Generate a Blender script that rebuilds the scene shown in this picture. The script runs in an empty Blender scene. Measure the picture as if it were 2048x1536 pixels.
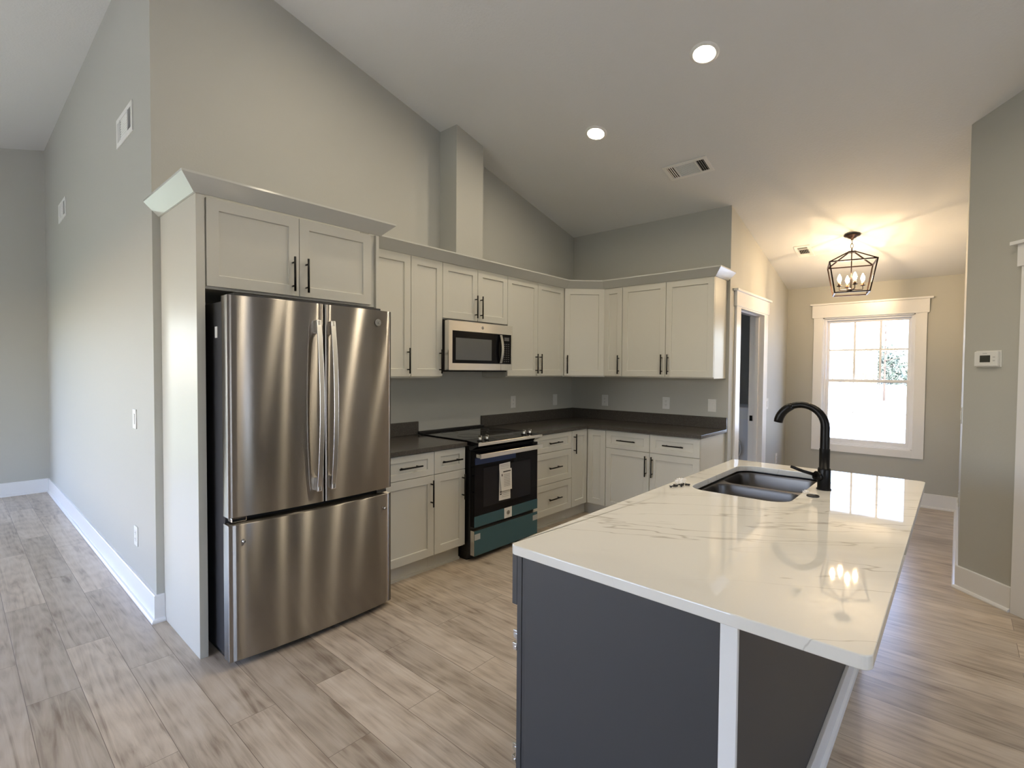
import bpy, bmesh, math, random
from mathutils import Vector, Matrix
random.seed(7)
SC = bpy.context.scene
COL = SC.collection
R = math.radians

# ------------------------------------------------------------ camera, world, exposure
CX, CY, CZ = -4.8791, -3.3922, 1.4495
YAW, PITCH, ROLL, FPX = R(48.3493), R(-1.5697), R(0.4009), 1003.4
fw = Vector((math.sin(YAW) * math.cos(PITCH), math.cos(YAW) * math.cos(PITCH), math.sin(PITCH)))
rt = Vector((math.cos(YAW), -math.sin(YAW), 0))
up = rt.cross(fw)
rt, up = rt * math.cos(ROLL) + up * math.sin(ROLL), up * math.cos(ROLL) - rt * math.sin(ROLL)
cam_d = bpy.data.cameras.new('camera')
cam_d.sensor_width = 36
cam_d.lens = FPX / 2048 * 36
cam_d.clip_start = 0.05
cam_d.clip_end = 500
cam = bpy.data.objects.new('camera', cam_d)
COL.objects.link(cam)
m3 = Matrix((rt, up, -fw)).transposed()
cam.matrix_world = Matrix.Translation((CX, CY, CZ)) @ m3.to_4x4()
SC.camera = cam

SC.view_settings.view_transform = 'Standard'
SC.view_settings.look = 'None'
SC.view_settings.gamma = 1
SC.view_settings.use_curve_mapping = False
SC.view_settings.exposure = 1.46
SC.cycles.use_denoising = True
SC.cycles.max_bounces = 10
SC.cycles.diffuse_bounces = 6
SC.cycles.glossy_bounces = 5
SC.cycles.transparent_max_bounces = 12
SC.cycles.sample_clamp_indirect = 6
SC.cycles.caustics_reflective = False
SC.cycles.caustics_refractive = False

SKY_STRENGTH = .66
SUN_STRENGTH = 10.0
W = bpy.data.worlds.new('world')
SC.world = W
W.use_nodes = True
wn = W.node_tree
bg = wn.nodes['Background']
sky = wn.nodes.new('ShaderNodeTexSky')
sky.sky_type = 'NISHITA'
sky.sun_disc = False
sky.sun_elevation = R(42)
sky.sun_rotation = R(258)
sky.air_density = 1.0
sky.dust_density = .6
sky.ozone_density = 2.0
skm = wn.nodes.new('ShaderNodeVectorMath')
skm.operation = 'MULTIPLY'
skm.inputs[1].default_value = (1.05, .955, 1.06)
wn.links.new(sky.outputs[0], skm.inputs[0])
wn.links.new(skm.outputs[0], bg.inputs[0])
bg.inputs[1].default_value = SKY_STRENGTH
sd = bpy.data.lights.new('sun', 'SUN')
sd.energy = SUN_STRENGTH
sd.angle = R(0.6)
sd.color = (1, 1, 1)
sun = bpy.data.objects.new('sun', sd)
COL.objects.link(sun)
sun.rotation_euler = (0, R(-49), R(12))      # from the left of the house, 42 degrees high


def portal(name, loc, rot, sx, sy):
    d = bpy.data.lights.new(name, 'AREA')
    d.shape = 'RECTANGLE'
    d.size, d.size_y = sx, sy
    d.cycles.is_portal = True
    o = bpy.data.objects.new(name, d)
    COL.objects.link(o)
    o.location = loc
    o.rotation_euler = rot
    return o


portal('portal_nook', (2.28, -2.6, 1.35), (0, R(90), 0), 1.5, .9)
portal('portal_patio', (-5.95, 4.70, 1.1), (R(-90), 0, 0), 1.9, 2.15)
portal('portal_side', (-8.58, -.3, 1.35), (0, R(-90), 0), 1.9, 2.8)
portal('portal_rear_b', (-5.9, -7.68, 1.3), (R(90), 0, 0), 2.0, 1.9)
portal('portal_side_b', (-8.58, 2.2, 1.35), (0, R(-90), 0), 1.9, 1.0)
portal('portal_rear', (-2.925, -7.68, 1.2), (R(90), 0, 0), .35, 2.1)

# ------------------------------------------------------------ materials


def mat(name, col, rough=.5, metal=0., spec=.5, bump=None, coat=0., **kw):
    m = bpy.data.materials.new(name)
    m.use_nodes = True
    nt = m.node_tree
    b = nt.nodes['Principled BSDF']
    b.inputs['Base Color'].default_value = (*col, 1)
    b.inputs['Roughness'].default_value = rough
    b.inputs['Metallic'].default_value = metal
    b.inputs['Specular IOR Level'].default_value = spec
    b.inputs['Coat Weight'].default_value = coat
    b.inputs['Coat Roughness'].default_value = .05
    for k, v in kw.items():
        b.inputs[k.replace('_', ' ')].default_value = v
    if bump:
        sc_, st, dist = bump
        tc = nt.nodes.new('ShaderNodeTexCoord')
        n = nt.nodes.new('ShaderNodeTexNoise')
        n.inputs['Scale'].default_value = sc_
        n.inputs['Detail'].default_value = 3
        bp = nt.nodes.new('ShaderNodeBump')
        bp.inputs['Strength'].default_value = st
        bp.inputs['Distance'].default_value = dist
        nt.links.new(tc.outputs['Object'], n.inputs['Vector'])
        nt.links.new(n.outputs[0], bp.inputs['Height'])
        nt.links.new(bp.outputs[0], b.inputs['Normal'])
    return m


M = {}
M['wall'] = mat('wall_paint', (.46, .458, .42), .6, bump=(90, .25, .002))
M['ceiling'] = mat('ceiling_paint', (.70, .705, .70), .8, bump=(70, .5, .003))
M['trim'] = mat('trim_paint', (.80, .80, .80), .28, bump=(25, .05, .001))
M['cab'] = mat('cabinet_paint', (.60, .59, .53), .34, 0, .4, bump=(60, .04, .001))
M['cab_in'] = mat('cabinet_inside', (.45, .40, .33), .6, bump=(60, .04, .001))
M['crown'] = mat('crown_paint', (.56, .565, .53), .14, bump=(40, .03, .001))
M['island'] = mat('island_paint', (.047, .048, .052), .45, bump=(160, .08, .001))
M['black'] = mat('matte_black_metal', (.007, .0065, .0065), .35, .6)
M['blackplastic'] = mat('black_plastic', (.012, .012, .013), .4)
M['gasket'] = mat('black_gasket', (.004, .004, .004), .7)
M['fridge_side'] = mat('dark_grey_enamel', (.030, .030, .033), .45, bump=(300, .1, .0005))
M['plate'] = mat('white_plate_plastic', (.72, .72, .70), .35)
M['slot'] = mat('dark_slot', (.05, .05, .05), .6)
M['vent'] = mat('vent_enamel', (.78, .78, .76), .4)
M['void'] = mat('vent_void', (.012, .012, .012), .9)
M['chrome'] = mat('chrome', (.75, .75, .75), .12, 1.)
M['bronze'] = mat('oiled_bronze', (.035, .020, .016), .35, .8)
M['candle'] = mat('candle_sleeve', (.16, .085, .05), .5)
M['blackglass'] = mat('black_ceramic_glass', (.006, .006, .007), .06, 0, .6)
M['ovenglass'] = mat('oven_glass', (.004, .004, .006), .05, 0, .14)
M['mesh'] = mat('microwave_window', (.10, .105, .11), .25)
M['film'] = mat('blue_protective_film', (.032, .10, .125), .22, .0, .5)
M['film_edge'] = mat('film_tape', (.42, .44, .44), .4)
M['paper'] = mat('paper', (.78, .76, .72), .8)
M['ink'] = mat('ink', (.03, .03, .03), .8)
M['inkgrey'] = mat('grey_print', (.42, .41, .39), .8)
M['badge'] = mat('badge_metal', (.45, .45, .44), .3, .8)
M['badgeline'] = mat('badge_engraving', (.12, .12, .12), .4, .5)
M['washer'] = mat('washer_enamel', (.7, .7, .72), .3)
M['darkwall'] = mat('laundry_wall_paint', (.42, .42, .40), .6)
M['bark'] = mat('pine_bark', (.12, .085, .06), .9, bump=(12, .5, .02))
M['leaf'] = mat('pine_needles', (.13, .16, .12), .8)
M['hedge'] = mat('tree_line_leaves', (.12, .145, .11), .9)
M['grass'] = mat('lawn_grass', (.17, .20, .12), .9, bump=(30, .4, .02))
M['sand'] = mat('bare_sandy_ground', (.72, .70, .66), .9, bump=(8, .4, .02))
M['concrete'] = mat('patio_concrete', (.40, .385, .36), .85, bump=(20, .3, .005))
M['siding'] = mat('exterior_siding', (.7, .7, .68), .6)


def steel_mat(name, base, rough, aniso):
    m = mat(name, base, rough, 1.0)
    nt = m.node_tree
    nt.nodes.remove(nt.nodes['Principled BSDF'])
    b = nt.nodes.new('ShaderNodeBsdfAnisotropic')
    b.distribution = 'GGX'
    b.inputs['Color'].default_value = (*base, 1)
    b.inputs['Roughness'].default_value = rough
    b.inputs['Anisotropy'].default_value = aniso
    b.inputs['Rotation'].default_value = 0
    t = nt.nodes.new('ShaderNodeTangent')
    t.direction_type = 'UV_MAP'
    t.uv_map = 'UVMap'
    nt.links.new(t.outputs[0], b.inputs['Tangent'])
    nt.links.new(b.outputs[0], nt.nodes['Material Output'].inputs[0])
    return m


M['steel'] = steel_mat('brushed_stainless_steel', (.37, .345, .32), .25, .84)
M['steel2'] = steel_mat('bright_stainless_steel', (.86, .84, .80), .26, .5)
M['sinksteel'] = mat('sink_stainless_steel', (.15, .135, .12), .3, 1.0, bump=(200, .03, .0005))

# glass: thin clear pane
g = mat('window_glass', (1, 1, 1), 0.0)
nt = g.node_tree
nt.nodes.remove(nt.nodes['Principled BSDF'])
out = nt.nodes['Material Output']
tr = nt.nodes.new('ShaderNodeBsdfTransparent')
tr.inputs[0].default_value = (.95, .97, .97, 1)
gl = nt.nodes.new('ShaderNodeBsdfGlossy')
gl.inputs['Roughness'].default_value = .01
mx = nt.nodes.new('ShaderNodeMixShader')
mx.inputs[0].default_value = .07
nt.links.new(tr.outputs[0], mx.inputs[1])
nt.links.new(gl.outputs[0], mx.inputs[2])
nt.links.new(mx.outputs[0], out.inputs[0])
M['glass'] = g
# clear plastic bag
g = mat('clear_plastic_bag', (1, 1, 1), 0.1)
nt = g.node_tree
b = nt.nodes['Principled BSDF']
out = nt.nodes['Material Output']
b.inputs['Base Color'].default_value = (.9, .88, .86, 1)
tr = nt.nodes.new('ShaderNodeBsdfTransparent')
mx = nt.nodes.new('ShaderNodeMixShader')
mx.inputs[0].default_value = .45
nt.links.new(tr.outputs[0], mx.inputs[1])
nt.links.new(b.outputs[0], mx.inputs[2])
nt.links.new(mx.outputs[0], out.inputs[0])
M['bag'] = g


def emis(name, col, s):
    m = bpy.data.materials.new(name)
    m.use_nodes = True
    nt = m.node_tree
    nt.nodes.remove(nt.nodes['Principled BSDF'])
    e = nt.nodes.new('ShaderNodeEmission')
    e.inputs[0].default_value = (*col, 1)
    e.inputs[1].default_value = s
    nt.links.new(e.outputs[0], nt.nodes['Material Output'].inputs[0])
    return m


CAN_STRENGTH = 98
BULB_STRENGTH = 175
M['can'] = emis('led_lens', (1, .86, .63), CAN_STRENGTH)
M['bulb'] = emis('bulb_glow', (1, .72, .42), BULB_STRENGTH)


def floor_material():
    m = mat('vinyl_plank_floor', (.5, .4, .3), .28)
    nt = m.node_tree
    L = nt.links.new
    b = nt.nodes['Principled BSDF']
    tc = nt.nodes.new('ShaderNodeTexCoord')
    sp = nt.nodes.new('ShaderNodeSeparateXYZ')
    L(tc.outputs['Object'], sp.inputs[0])
    cb = nt.nodes.new('ShaderNodeCombineXYZ')
    L(sp.outputs['Y'], cb.inputs['X'])
    L(sp.outputs['X'], cb.inputs['Y'])
    br = nt.nodes.new('ShaderNodeTexBrick')
    br.offset = .37
    br.offset_frequency = 2
    br.inputs['Scale'].default_value = 1
    br.inputs['Brick Width'].default_value = 1.22
    br.inputs['Row Height'].default_value = .18
    br.inputs['Mortar Size'].default_value = .0012
    br.inputs['Mortar Smooth'].default_value = .3
    br.inputs['Color1'].default_value = (0, 0, 0, 1)
    br.inputs['Color2'].default_value = (1, 1, 1, 1)
    br.inputs['Mortar'].default_value = (.3, .3, .3, 1)
    L(cb.outputs[0], br.inputs['Vector'])
    # grain: offset per plank
    ofs = nt.nodes.new('ShaderNodeVectorMath')
    ofs.operation = 'MULTIPLY_ADD'
    ofs.inputs[1].default_value = (1, 1, 1)
    sc1 = nt.nodes.new('ShaderNodeVectorMath')
    sc1.operation = 'SCALE'
    sc1.inputs['Scale'].default_value = 37.0
    L(br.outputs['Color'], sc1.inputs[0])
    L(tc.outputs['Object'], ofs.inputs[0])
    L(sc1.outputs[0], ofs.inputs[2])
    mp = nt.nodes.new('ShaderNodeMapping')
    mp.inputs['Scale'].default_value = (24, 1.5, 1)
    L(ofs.outputs[0], mp.inputs[0])
    n1 = nt.nodes.new('ShaderNodeTexNoise')
    n1.inputs['Scale'].default_value = 1.0
    n1.inputs['Detail'].default_value = 7
    n1.inputs['Roughness'].default_value = .62
    n1.inputs['Distortion'].default_value = 1.1
    L(mp.outputs[0], n1.inputs['Vector'])
    mp2 = nt.nodes.new('ShaderNodeMapping')
    mp2.inputs['Scale'].default_value = (5, 1.1, 1)
    L(ofs.outputs[0], mp2.inputs[0])
    n2 = nt.nodes.new('ShaderNodeTexNoise')
    n2.inputs['Scale'].default_value = 1.0
    n2.inputs['Detail'].default_value = 3
    L(mp2.outputs[0], n2.inputs['Vector'])
    mp3 = nt.nodes.new('ShaderNodeMapping')
    mp3.inputs['Scale'].default_value = (9, 1.3, 1)
    L(ofs.outputs[0], mp3.inputs[0])
    wv = nt.nodes.new('ShaderNodeTexWave')
    wv.wave_type = 'RINGS'
    wv.inputs['Scale'].default_value = 1.6
    wv.inputs['Distortion'].default_value = 7
    wv.inputs['Detail'].default_value = 3
    wv.inputs['Detail Scale'].default_value = 1.4
    L(mp3.outputs[0], wv.inputs['Vector'])
    a1 = nt.nodes.new('ShaderNodeMath')
    a1.operation = 'MULTIPLY_ADD'
    a1.inputs[1].default_value = .10
    L(wv.outputs['Fac'], a1.inputs[0])
    L(n1.outputs[0], a1.inputs[2])
    a2 = nt.nodes.new('ShaderNodeMath')
    a2.operation = 'MULTIPLY_ADD'
    a2.inputs[1].default_value = .40
    L(n2.outputs[0], a2.inputs[0])
    L(a1.outputs[0], a2.inputs[2])
    cr = nt.nodes.new('ShaderNodeValToRGB')
    e = cr.color_ramp.elements
    e[0].position, e[0].color = .50, (.25, .185, .135, 1)
    e[1].position, e[1].color = 1.0, (.60, .52, .425, 1)
    x = e.new(.66)
    x.color = (.42, .345, .265, 1)
    x = e.new(.80)
    x.color = (.52, .435, .34, 1)
    L(a2.outputs[0], cr.inputs[0])
    # plank to plank tone
    hs = nt.nodes.new('ShaderNodeHueSaturation')
    mr = nt.nodes.new('ShaderNodeMapRange')
    mr.inputs[3].default_value = .86
    mr.inputs[4].default_value = 1.12
    L(br.outputs['Color'], mr.inputs[0])
    L(mr.outputs[0], hs.inputs['Value'])
    L(cr.outputs[0], hs.inputs['Color'])
    mixm = nt.nodes.new('ShaderNodeMix')
    mixm.data_type = 'RGBA'
    mixm.blend_type = 'MIX'
    mixm.inputs['B'].default_value = (.16, .12, .09, 1)
    L(br.outputs['Fac'], mixm.inputs['Factor'])
    L(hs.outputs[0], mixm.inputs['A'])
    L(mixm.outputs['Result'], b.inputs['Base Color'])
    bp = nt.nodes.new('ShaderNodeBump')
    bp.inputs['Strength'].default_value = .25
    bp.inputs['Distance'].default_value = .0012
    sb = nt.nodes.new('ShaderNodeMath')
    sb.operation = 'SUBTRACT'
    L(a1.outputs[0], sb.inputs[0])
    L(br.outputs['Fac'], sb.inputs[1])
    L(sb.outputs[0], bp.inputs['Height'])
    L(bp.outputs[0], b.inputs['Normal'])
    return m


M['floor'] = floor_material()


def quartz_white():
    m = mat('white_veined_quartz', (.74, .72, .67), .03)
    nt = m.node_tree
    L = nt.links.new
    b = nt.nodes['Principled BSDF']
    tc = nt.nodes.new('ShaderNodeTexCoord')
    mp = nt.nodes.new('ShaderNodeMapping')
    mp.inputs['Scale'].default_value = (.42, 2.2, 1)
    mr0 = nt.nodes.new('ShaderNodeMapping')
    mr0.inputs['Rotation'].default_value = (0, 0, R(56))
    L(tc.outputs['Object'], mr0.inputs[0])
    L(mr0.outputs[0], mp.inputs[0])

    def vein(scale, loc, width, dist):
        mq = nt.nodes.new('ShaderNodeMapping')
        mq.inputs['Location'].default_value = loc
        L(mp.outputs[0], mq.inputs[0])
        n = nt.nodes.new('ShaderNodeTexNoise')
        n.inputs['Scale'].default_value = scale
        n.inputs['Detail'].default_value = 5
        n.inputs['Roughness'].default_value = .48
        n.inputs['Distortion'].default_value = dist
        L(mq.outputs[0], n.inputs['Vector'])
        s = nt.nodes.new('ShaderNodeMath')
        s.operation = 'SUBTRACT'
        s.inputs[1].default_value = .5
        L(n.outputs[0], s.inputs[0])
        a = nt.nodes.new('ShaderNodeMath')
        a.operation = 'ABSOLUTE'
        L(s.outputs[0], a.inputs[0])
        r = nt.nodes.new('ShaderNodeMapRange')
        r.inputs[1].default_value = 0
        r.inputs[2].default_value = width
        r.inputs[3].default_value = 1
        r.inputs[4].default_value = 0
        r.interpolation_type = 'SMOOTHSTEP'
        L(a.outputs[0], r.inputs[0])
        n3 = nt.nodes.new('ShaderNodeTexNoise')
        n3.inputs['Scale'].default_value = 2.2
        L(mq.outputs[0], n3.inputs['Vector'])
        r3 = nt.nodes.new('ShaderNodeMapRange')
        r3.inputs[1].default_value = .40
        r3.inputs[2].default_value = .56
        L(n3.outputs[0], r3.inputs[0])
        mu = nt.nodes.new('ShaderNodeMath')
        mu.operation = 'MULTIPLY'
        L(r.outputs[0], mu.inputs[0])
        L(r3.outputs[0], mu.inputs[1])
        return mu
    v1 = vein(1.25, (0.3, 1.1, 0), .0055, .15)
    v2 = vein(1.7, (5.3, 2.1, 3), .0055, .2)
    v3 = vein(1.2, (9.3, 3.7, 7), .05, .4)
    add = nt.nodes.new('ShaderNodeMath')
    add.operation = 'MAXIMUM'
    L(v1.outputs[0], add.inputs[0])
    L(v2.outputs[0], add.inputs[1])
    sc3 = nt.nodes.new('ShaderNodeMath')
    sc3.operation = 'MULTIPLY'
    sc3.inputs[1].default_value = .18
    L(v3.outputs[0], sc3.inputs[0])
    ad2 = nt.nodes.new('ShaderNodeMath')
    ad2.operation = 'MAXIMUM'
    L(add.outputs[0], ad2.inputs[0])
    L(sc3.outputs[0], ad2.inputs[1])
    k = nt.nodes.new('ShaderNodeMath')
    k.operation = 'MULTIPLY'
    k.inputs[1].default_value = .62
    L(ad2.outputs[0], k.inputs[0])
    mix = nt.nodes.new('ShaderNodeMix')
    mix.data_type = 'RGBA'
    mix.inputs['A'].default_value = (.76, .735, .68, 1)
    mix.inputs['B'].default_value = (.34, .30, .25, 1)
    L(k.outputs[0], mix.inputs['Factor'])
    L(mix.outputs['Result'], b.inputs['Base Color'])
    return m


M['quartz'] = quartz_white()


def quartz_dark():
    m = mat('dark_speckled_quartz', (.05, .045, .04), .18)
    nt = m.node_tree
    L = nt.links.new
    b = nt.nodes['Principled BSDF']
    tc = nt.nodes.new('ShaderNodeTexCoord')
    n = nt.nodes.new('ShaderNodeTexNoise')
    n.inputs['Scale'].default_value = 260
    n.inputs['Detail'].default_value = 2
    L(tc.outputs['Object'], n.inputs['Vector'])
    cr = nt.nodes.new('ShaderNodeValToRGB')
    e = cr.color_ramp.elements
    e[0].position, e[0].color = .4, (.050, .044, .038, 1)
    e[1].position, e[1].color = .75, (.11, .10, .088, 1)
    L(n.outputs[0], cr.inputs[0])
    L(cr.outputs[0], b.inputs['Base Color'])
    return m


M['dark'] = quartz_dark()

# ------------------------------------------------------------ mesh helpers


class MB:
    def __init__(s):
        s.v = []
        s.f = []
        s.sm = []

    def add(s, vs, fs, smooth=False):
        o = len(s.v)
        s.v += [tuple(v) for v in vs]
        s.f += [tuple(i + o for i in f) for f in fs]
        s.sm += [smooth] * len(fs)
        return s

    def box(s, x0, x1, y0, y1, z0, z1):
        x0, x1 = min(x0, x1), max(x0, x1)
        y0, y1 = min(y0, y1), max(y0, y1)
        z0, z1 = min(z0, z1), max(z0, z1)
        return s.add([(x0, y0, z0), (x1, y0, z0), (x1, y1, z0), (x0, y1, z0), (x0, y0, z1), (x1, y0, z1), (x1, y1, z1), (x0, y1, z1)],
                     [(0, 3, 2, 1), (4, 5, 6, 7), (0, 1, 5, 4), (1, 2, 6, 5), (2, 3, 7, 6), (3, 0, 4, 7)])

    def prism(s, pts, z0, z1):
        """pts counter-clockwise in xy"""
        n = len(pts)
        vs = [(x, y, z0) for x, y in pts] + [(x, y, z1) for x, y in pts]
        fs = [tuple(range(n - 1, -1, -1)), tuple(range(n, 2 * n))]
        fs += [(i, (i + 1) % n, (i + 1) % n + n, i + n) for i in range(n)]
        return s.add(vs, fs)

    def tube(s, path, r, n=12, cap=True, squash=None):
        """round tube along a path; r a number or a list"""
        path = [Vector(p) for p in path]
        k = len(path)
        rs = r if isinstance(r, (list, tuple)) else [r] * k
        tang = []
        for i in range(k):
            a = path[max(i - 1, 0)]
            b = path[min(i + 1, k - 1)]
            t = (b - a)
            tang.append(t.normalized() if t.length > 1e-9 else Vector((0, 0, 1)))
        ref = Vector((0, 0, 1)) if abs(tang[0].z) < .9 else Vector((1, 0, 0))
        u = tang[0].cross(ref).normalized()
        vs = []
        for i in range(k):
            t = tang[i]
            u = (u - t * u.dot(t)).normalized()
            w = t.cross(u)
            for j in range(n):
                a = 2 * math.pi * j / n
                ca, sa = math.cos(a), math.sin(a)
                vs.append(path[i] + (u * ca + w * sa) * rs[i])
        fs = []
        for i in range(k - 1):
            for j in range(n):
                fs.append((i * n + j, i * n + (j + 1) % n, (i + 1) * n + (j + 1) % n, (i + 1) * n + j))
        s.add(vs, fs, True)
        if cap:
            o = len(s.v) - len(vs)
            s.f.append(tuple(o + j for j in range(n - 1, -1, -1)))
            s.f.append(tuple(o + (k - 1) * n + j for j in range(n)))
            s.sm += [False, False]
        return s

    def bar(s, a, b, w):
        """square bar between two points"""
        a, b = Vector(a), Vector(b)
        t = (b - a).normalized()
        ref = Vector((0, 0, 1)) if abs(t.z) < .95 else Vector((1, 0, 0))
        u = t.cross(ref).normalized() * w / 2
        v = t.cross(u).normalized() * w / 2
        vs = []
        for p in (a, b):
            vs += [p - u - v, p + u - v, p + u + v, p - u + v]
        return s.add(vs, [(0, 3, 2, 1), (4, 5, 6, 7), (0, 1, 5, 4), (1, 2, 6, 5), (2, 3, 7, 6), (3, 0, 4, 7)])

    def lathe(s, prof, c=(0, 0, 0), n=32):
        vs = []
        for r, z in prof:
            for j in range(n):
                a = 2 * math.pi * j / n
                vs.append((c[0] + r * math.cos(a), c[1] + r * math.sin(a), c[2] + z))
        fs = []
        for i in range(len(prof) - 1):
            for j in range(n):
                fs.append((i * n + j, i * n + (j + 1) % n, (i + 1) * n + (j + 1) % n, (i + 1) * n + j))
        return s.add(vs, fs, True)

    def build(s, name, m, parent=None, bevel=0, loc=None, rot=None, uv=False, seg=2):
        me = bpy.data.meshes.new(name)
        me.from_pydata([tuple(v) for v in s.v], [], s.f)
        me.polygons.foreach_set('use_smooth', s.sm)
        me.update()
        bmx = bmesh.new()
        bmx.from_mesh(me)
        bmesh.ops.recalc_face_normals(bmx, faces=bmx.faces)
        bmx.to_mesh(me)
        bmx.free()
        if uv:
            ul = me.uv_layers.new(name='UVMap')
            for p in me.polygons:
                nrm = p.normal
                for li in p.loop_indices:
                    co = me.vertices[me.loops[li].vertex_index].co
                    if abs(nrm.z) > .8:
                        ul.data[li].uv = (co.x, co.y)
                    elif abs(nrm.y) > .5:
                        ul.data[li].uv = (co.x, co.z)
                    else:
                        ul.data[li].uv = (co.y, co.z)
        me.materials.append(M[m] if isinstance(m, str) else m)
        o = bpy.data.objects.new(name, me)
        COL.objects.link(o)
        if parent:
            o.parent = parent
        if loc:
            o.location = loc
        if rot:
            o.rotation_euler = rot
        if bevel:
            b = o.modifiers.new('Bevel', 'BEVEL')
            b.width = bevel
            b.segments = seg
            b.limit_method = 'ANGLE'
            b.angle_limit = R(40)
            b.harden_normals = False
        return o


def thing(name, label, cat, loc=(0, 0, 0), rz=0, group=None, rot=None):
    o = bpy.data.objects.new(name, None)
    o.empty_display_size = .05
    COL.objects.link(o)
    o.location = loc
    o.rotation_euler = rot if rot else (0, 0, rz)
    o['label'] = label
    o['category'] = cat
    if group:
        o['group'] = group
    return o


def tag(o, label, cat, group=None, kind=None):
    o['label'] = label
    o['category'] = cat
    if group:
        o['group'] = group
    if kind:
        o['kind'] = kind
    return o


def struct(o, label=None):
    o['kind'] = 'structure'
    if label:
        o['label'] = label
    return o


# ------------------------------------------------------------ key dimensions
SLOPE = .2476
KZ = 3.001


def ceil_z(x):
    return KZ - SLOPE * x if x > RIDGE else KZ - SLOPE * RIDGE - SLOPE * (RIDGE - x)


RIDGE = -3.93
NOOKX, WY, NY = 2.113, -1.779, -3.42       # window wall, nook left wall, nook right wall
LX, FARY = -4.107, 4.511
XL, YR = -8.4, -7.5
AX0 = -.36                                  # where the angled wall starts
AX1, AY1 = -1.52, NY - 1.16
T = .12

# ------------------------------------------------------------ setting: floor, ceiling, walls
struct(MB().box(XL - T, NOOKX + T, YR - T, FARY + T, -.12, 0).build('floor', 'floor'), 'greige wood-look vinyl plank floor')

c = MB()
x0, x1, y0, y1 = XL - .5, NOOKX + .5, YR - .5, FARY + .5
zl, zm, zr = ceil_z(x0), ceil_z(RIDGE + 1e-6), ceil_z(x1)
vs = []
for y in (y0, y1):
    vs += [(x0, y, zl), (RIDGE, y, zm), (x1, y, zr), (x1, y, zr + .25), (RIDGE, y, zm + .25), (x0, y, zl + .25)]
c.add(vs, [(0, 1, 4, 5), (1, 2, 3, 4), (6, 11, 10, 7), (7, 10, 9, 8), (0, 6, 7, 1), (1, 7, 8, 2), (5, 4, 10, 11), (4, 3, 9, 10), (0, 5, 11, 6), (2, 8, 9, 3)])
struct(c.build('ceiling', 'ceiling'), 'white textured vaulted ceiling')


def wall_x(name, x, y0, y1, side, holes=(), label=None, m='wall', z1f=None, T=T):
    """wall in a plane x = const, thickness away from the room; side=+1 thickens to +x. holes (ya,yb,za,zb)"""
    top = ceil_z(x) + .1 if z1f is None else z1f
    top2 = ceil_z(x + side * T) + .1 if z1f is None else z1f
    top = min(top, top2) if False else max(top, top2)
    b = MB()
    y = y0
    for (ya, yb, za, zb) in sorted(holes):
        b.box(x, x + side * T, y, ya, 0, top)
        if za > 0:
            b.box(x, x + side * T, ya, yb, 0, za)
        b.box(x, x + side * T, ya, yb, zb, top)
        y = yb
    b.box(x, x + side * T, y, y1, 0, top)
    return struct(b.build(name, m), label)


def wall_y(name, y, x0, x1, side, holes=(), label=None, m='wall', T=T):
    """wall in a plane y = const following the ceiling slope"""
    b = MB()

    def seg(xa, xb, za, zb=None):
        cuts = [xa] + ([RIDGE] if xa < RIDGE < xb else []) + [xb]
        for p, q in zip(cuts[:-1], cuts[1:]):
            zp = ceil_z(p + 1e-6) + .08 if zb is None else zb
            zq = ceil_z(q - 1e-6) + .08 if zb is None else zb
            ya, yb = sorted((y, y + side * T))
            b.add([(p, ya, za), (q, ya, za), (q, yb, za), (p, yb, za), (p, ya, zp), (q, ya, zq), (q, yb, zq), (p, yb, zp)],
                  [(0, 3, 2, 1), (4, 5, 6, 7), (0, 1, 5, 4), (1, 2, 6, 5), (2, 3, 7, 6), (3, 0, 4, 7)])
    x = x0
    for (xa, xb, za, zb) in sorted(holes):
        seg(x, xa, 0)
        if za > 0:
            seg(xa, xb, 0, za)
        seg(xa, xb, zb)
        x = xb
    seg(x, x1, 0)
    return struct(b.build(name, m), label)


wall_y('wall_back', 0, LX, T, 1, label='greige kitchen back wall behind the cabinets')
wall_x('wall_partition', LX, T, FARY, 1, label='greige side wall left of the fridge')
wall_x('wall_side', 0, WY + .0, 0, 1, label='greige kitchen side wall with three outlet plates')
DX0, DX1, DZ = .25, 1.065, 2.08
wall_y('wall_laundry', WY, T, NOOKX + T, 1, [(DX0, DX1, 0, DZ)], label='wall with the laundry doorway')
WYa, WYb, WZa, WZb = -3.03, -2.166, .60, 2.10
wall_x('wall_nook', NOOKX, NY, WY, 1, [(WYa, WYb, WZa, WZb)], label='nook wall around the window')
wall_y('wall_right', NY, AX0, NOOKX + T, -1, label='nook right wall seen edge-on')
PX0, PX1 = -6.9, -5.0
wall_y('wall_far', FARY, XL - T, LX + T, 1, [(PX0, PX1, 0, 2.15)], label='far living room wall')
wall_x('wall_left', XL, YR - T, FARY, -1, [(-1.7, 1.1, .4, 2.3), (1.7, 2.7, .4, 2.3)], label='left living room wall')
wall_y('wall_rear', YR, XL, AX1 + T, -1, [(-3.1, -2.75, .15, 2.25), (-6.9, -4.9, .3, 2.2)], label='wall behind the viewer')
wall_x('wall_hall', AX1, YR, AY1, 1, label='wall past the angled wall')

# angled wall (45 degrees) with its door
def A(s, n=0.):     # point s along the angled wall from its corner, n out into the room
    q = 2 ** -.5
    return (AX0 - q * s - q * n, NY - q * s + q * n)
ALEN = 1.16 * 2 ** .5


def abox(b, s0, s1, n0, n1, z0, z1):
    return b.prism([A(s0, n0), A(s0, n1), A(s1, n1), A(s1, n0)], z0, z1)


b = MB()
AD0, AD1, ADZ = .465, 1.275, 2.07


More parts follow.
